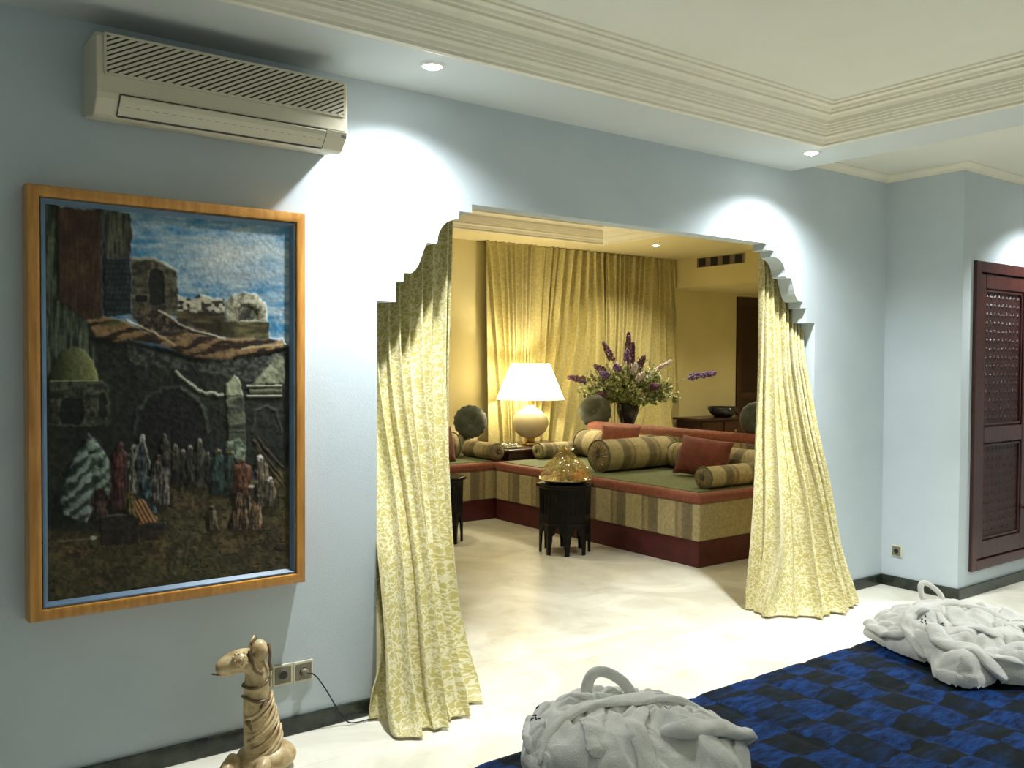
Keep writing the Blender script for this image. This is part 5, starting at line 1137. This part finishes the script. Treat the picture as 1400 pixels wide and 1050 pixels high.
def leafcloud(name, label, mat, N_, seed, cz, spreadr, up, leaf):
    rl = random.Random(seed); mb = MB()
    for i in range(N_):
        a = rl.uniform(0, 2*PI); el = math.asin(rl.uniform(-0.12, 1)); rad = rl.uniform(0.25, 1)**0.6*(0.78+0.25*math.sin(a*5+3*el+seed))
        p = RR*(math.cos(a)*math.cos(el)*spreadr*rad)+FF*(math.sin(a)*math.cos(el)*spreadr*0.5*rad)+Vector((0, 0, cz+math.sin(el)*up*rad))
        if i % 6 == 0: mb.tube([(0, 0, -0.05), tuple(p*0.5+Vector((0, 0, 0.04))), tuple(p)], 0.002, 4)
        d_ = (p.normalized()+Vector((rl.uniform(-1, 1), rl.uniform(-1, 1), rl.uniform(-1, 1)))).normalized(); s_ = d_.cross(Vector((rl.uniform(-1, 1), rl.uniform(-1, 1), rl.uniform(-1, 1)))).normalized(); nn = d_.cross(s_)
        l = leaf*rl.uniform(0.6, 1.3); w_ = l*0.30
        mb.add([p, p+d_*l*0.5+s_*w_+nn*l*0.06, p+d_*l, p+d_*l*0.5-s_*w_+nn*l*0.06, p+d_*l*0.5-nn*l*0.05], [(0, 1, 4), (1, 2, 4), (2, 3, 4), (3, 0, 4)])
    o = mb.build(name, mat, None); o.location = MOUTH; tag(o, label, 'foliage'); o['kind'] = 'stuff'
leafcloud('bouquet_foliage', 'dense dark green leaves filling the bouquet over the vase', M_leaf, 1700, 3, 0.06, 0.50, 0.32, 0.065)
leafcloud('bouquet_foliage', 'pale green and cream small leaves sprinkled through the bouquet', M_leafl, 2200, 9, 0.09, 0.53, 0.38, 0.046)

# ------------------------------------------------------------------ console with bowl, vent
t = thing('console_table', 'dark wooden console table against the yellow recess wall', 'console table', (8.72, 7.36, 0))
MB().box(-0.66, 0.66, -0.22, 0.21, 0.775, 0.80).build('table_top', M_mah, t, bevel=0.005)
MB().box(-0.60, 0.60, -0.19, 0.20, 0.50, 0.775).build('drawer_case', M_mahp, t, bevel=0.004)
for i in range(3):
    dr = MB().box(-0.585+i*0.395, -0.205+i*0.395, -0.200, -0.188, 0.53, 0.755).build('drawer', M_mah, t, bevel=0.004)
    MB().ball((-0.395+i*0.395, -0.212, 0.64), 0.016, 10, 8).build('knob', M_brass, dr, smooth=True)
for x in (-0.57, 0.52):
    for y in (-0.18, 0.14): MB().box(x, x+0.05, y, y+0.05, 0, 0.50).build('leg', M_mah, t, bevel=0.004)
t = thing('dark_bowl', 'low dark bowl standing on the console table in the recess', 'bowl', (8.66, 7.30, 0.80))
MB().lathe([(0.10, 0), (0.11, 0.008), (0.15, 0.04), (0.185, 0.10), (0.18, 0.125), (0.17, 0.10), (0.12, 0.03), (0.02, 0.015)], 32).build('bowl_body', M_vase, t, smooth=True)
for e in (-1, 1):
    m3 = MB().tube(cr([(e*0.17, 0, 0.105), (e*0.215, 0, 0.12), (e*0.215, 0, 0.08), (e*0.165, 0, 0.07)], np.linspace(0, 1, 12)), 0.008, 8)
    m3.build('handle', M_vase, t, smooth=True)
t = thing('air_vent', 'rectangular air vent with four dark openings in the yellow ceiling beam', 'vent', (8.0, 6.80, 2.628), -PI/2)
mb = MB().box(-0.36, 0.36, -0.008, 0.0, -0.078, -0.062); mb.box(-0.36, 0.36, -0.008, 0.0, 0.048, 0.060); mb.box(-0.36, -0.345, -0.008, 0, -0.062, 0.048); mb.box(0.345, 0.36, -0.008, 0, -0.062, 0.048)
mb.build('vent_frame', M_ywall, t)
MB().box(-0.345, 0.345, -0.003, 0.001, -0.062, 0.048).build('duct', mk('dull_mauve_metal', (0.22, 0.17, 0.14), rough=0.5), t)
for i in range(4): MB().box(-0.315+i*0.175, -0.215+i*0.175, -0.006, -0.003, -0.055, 0.040).build('opening', M_dark, t)
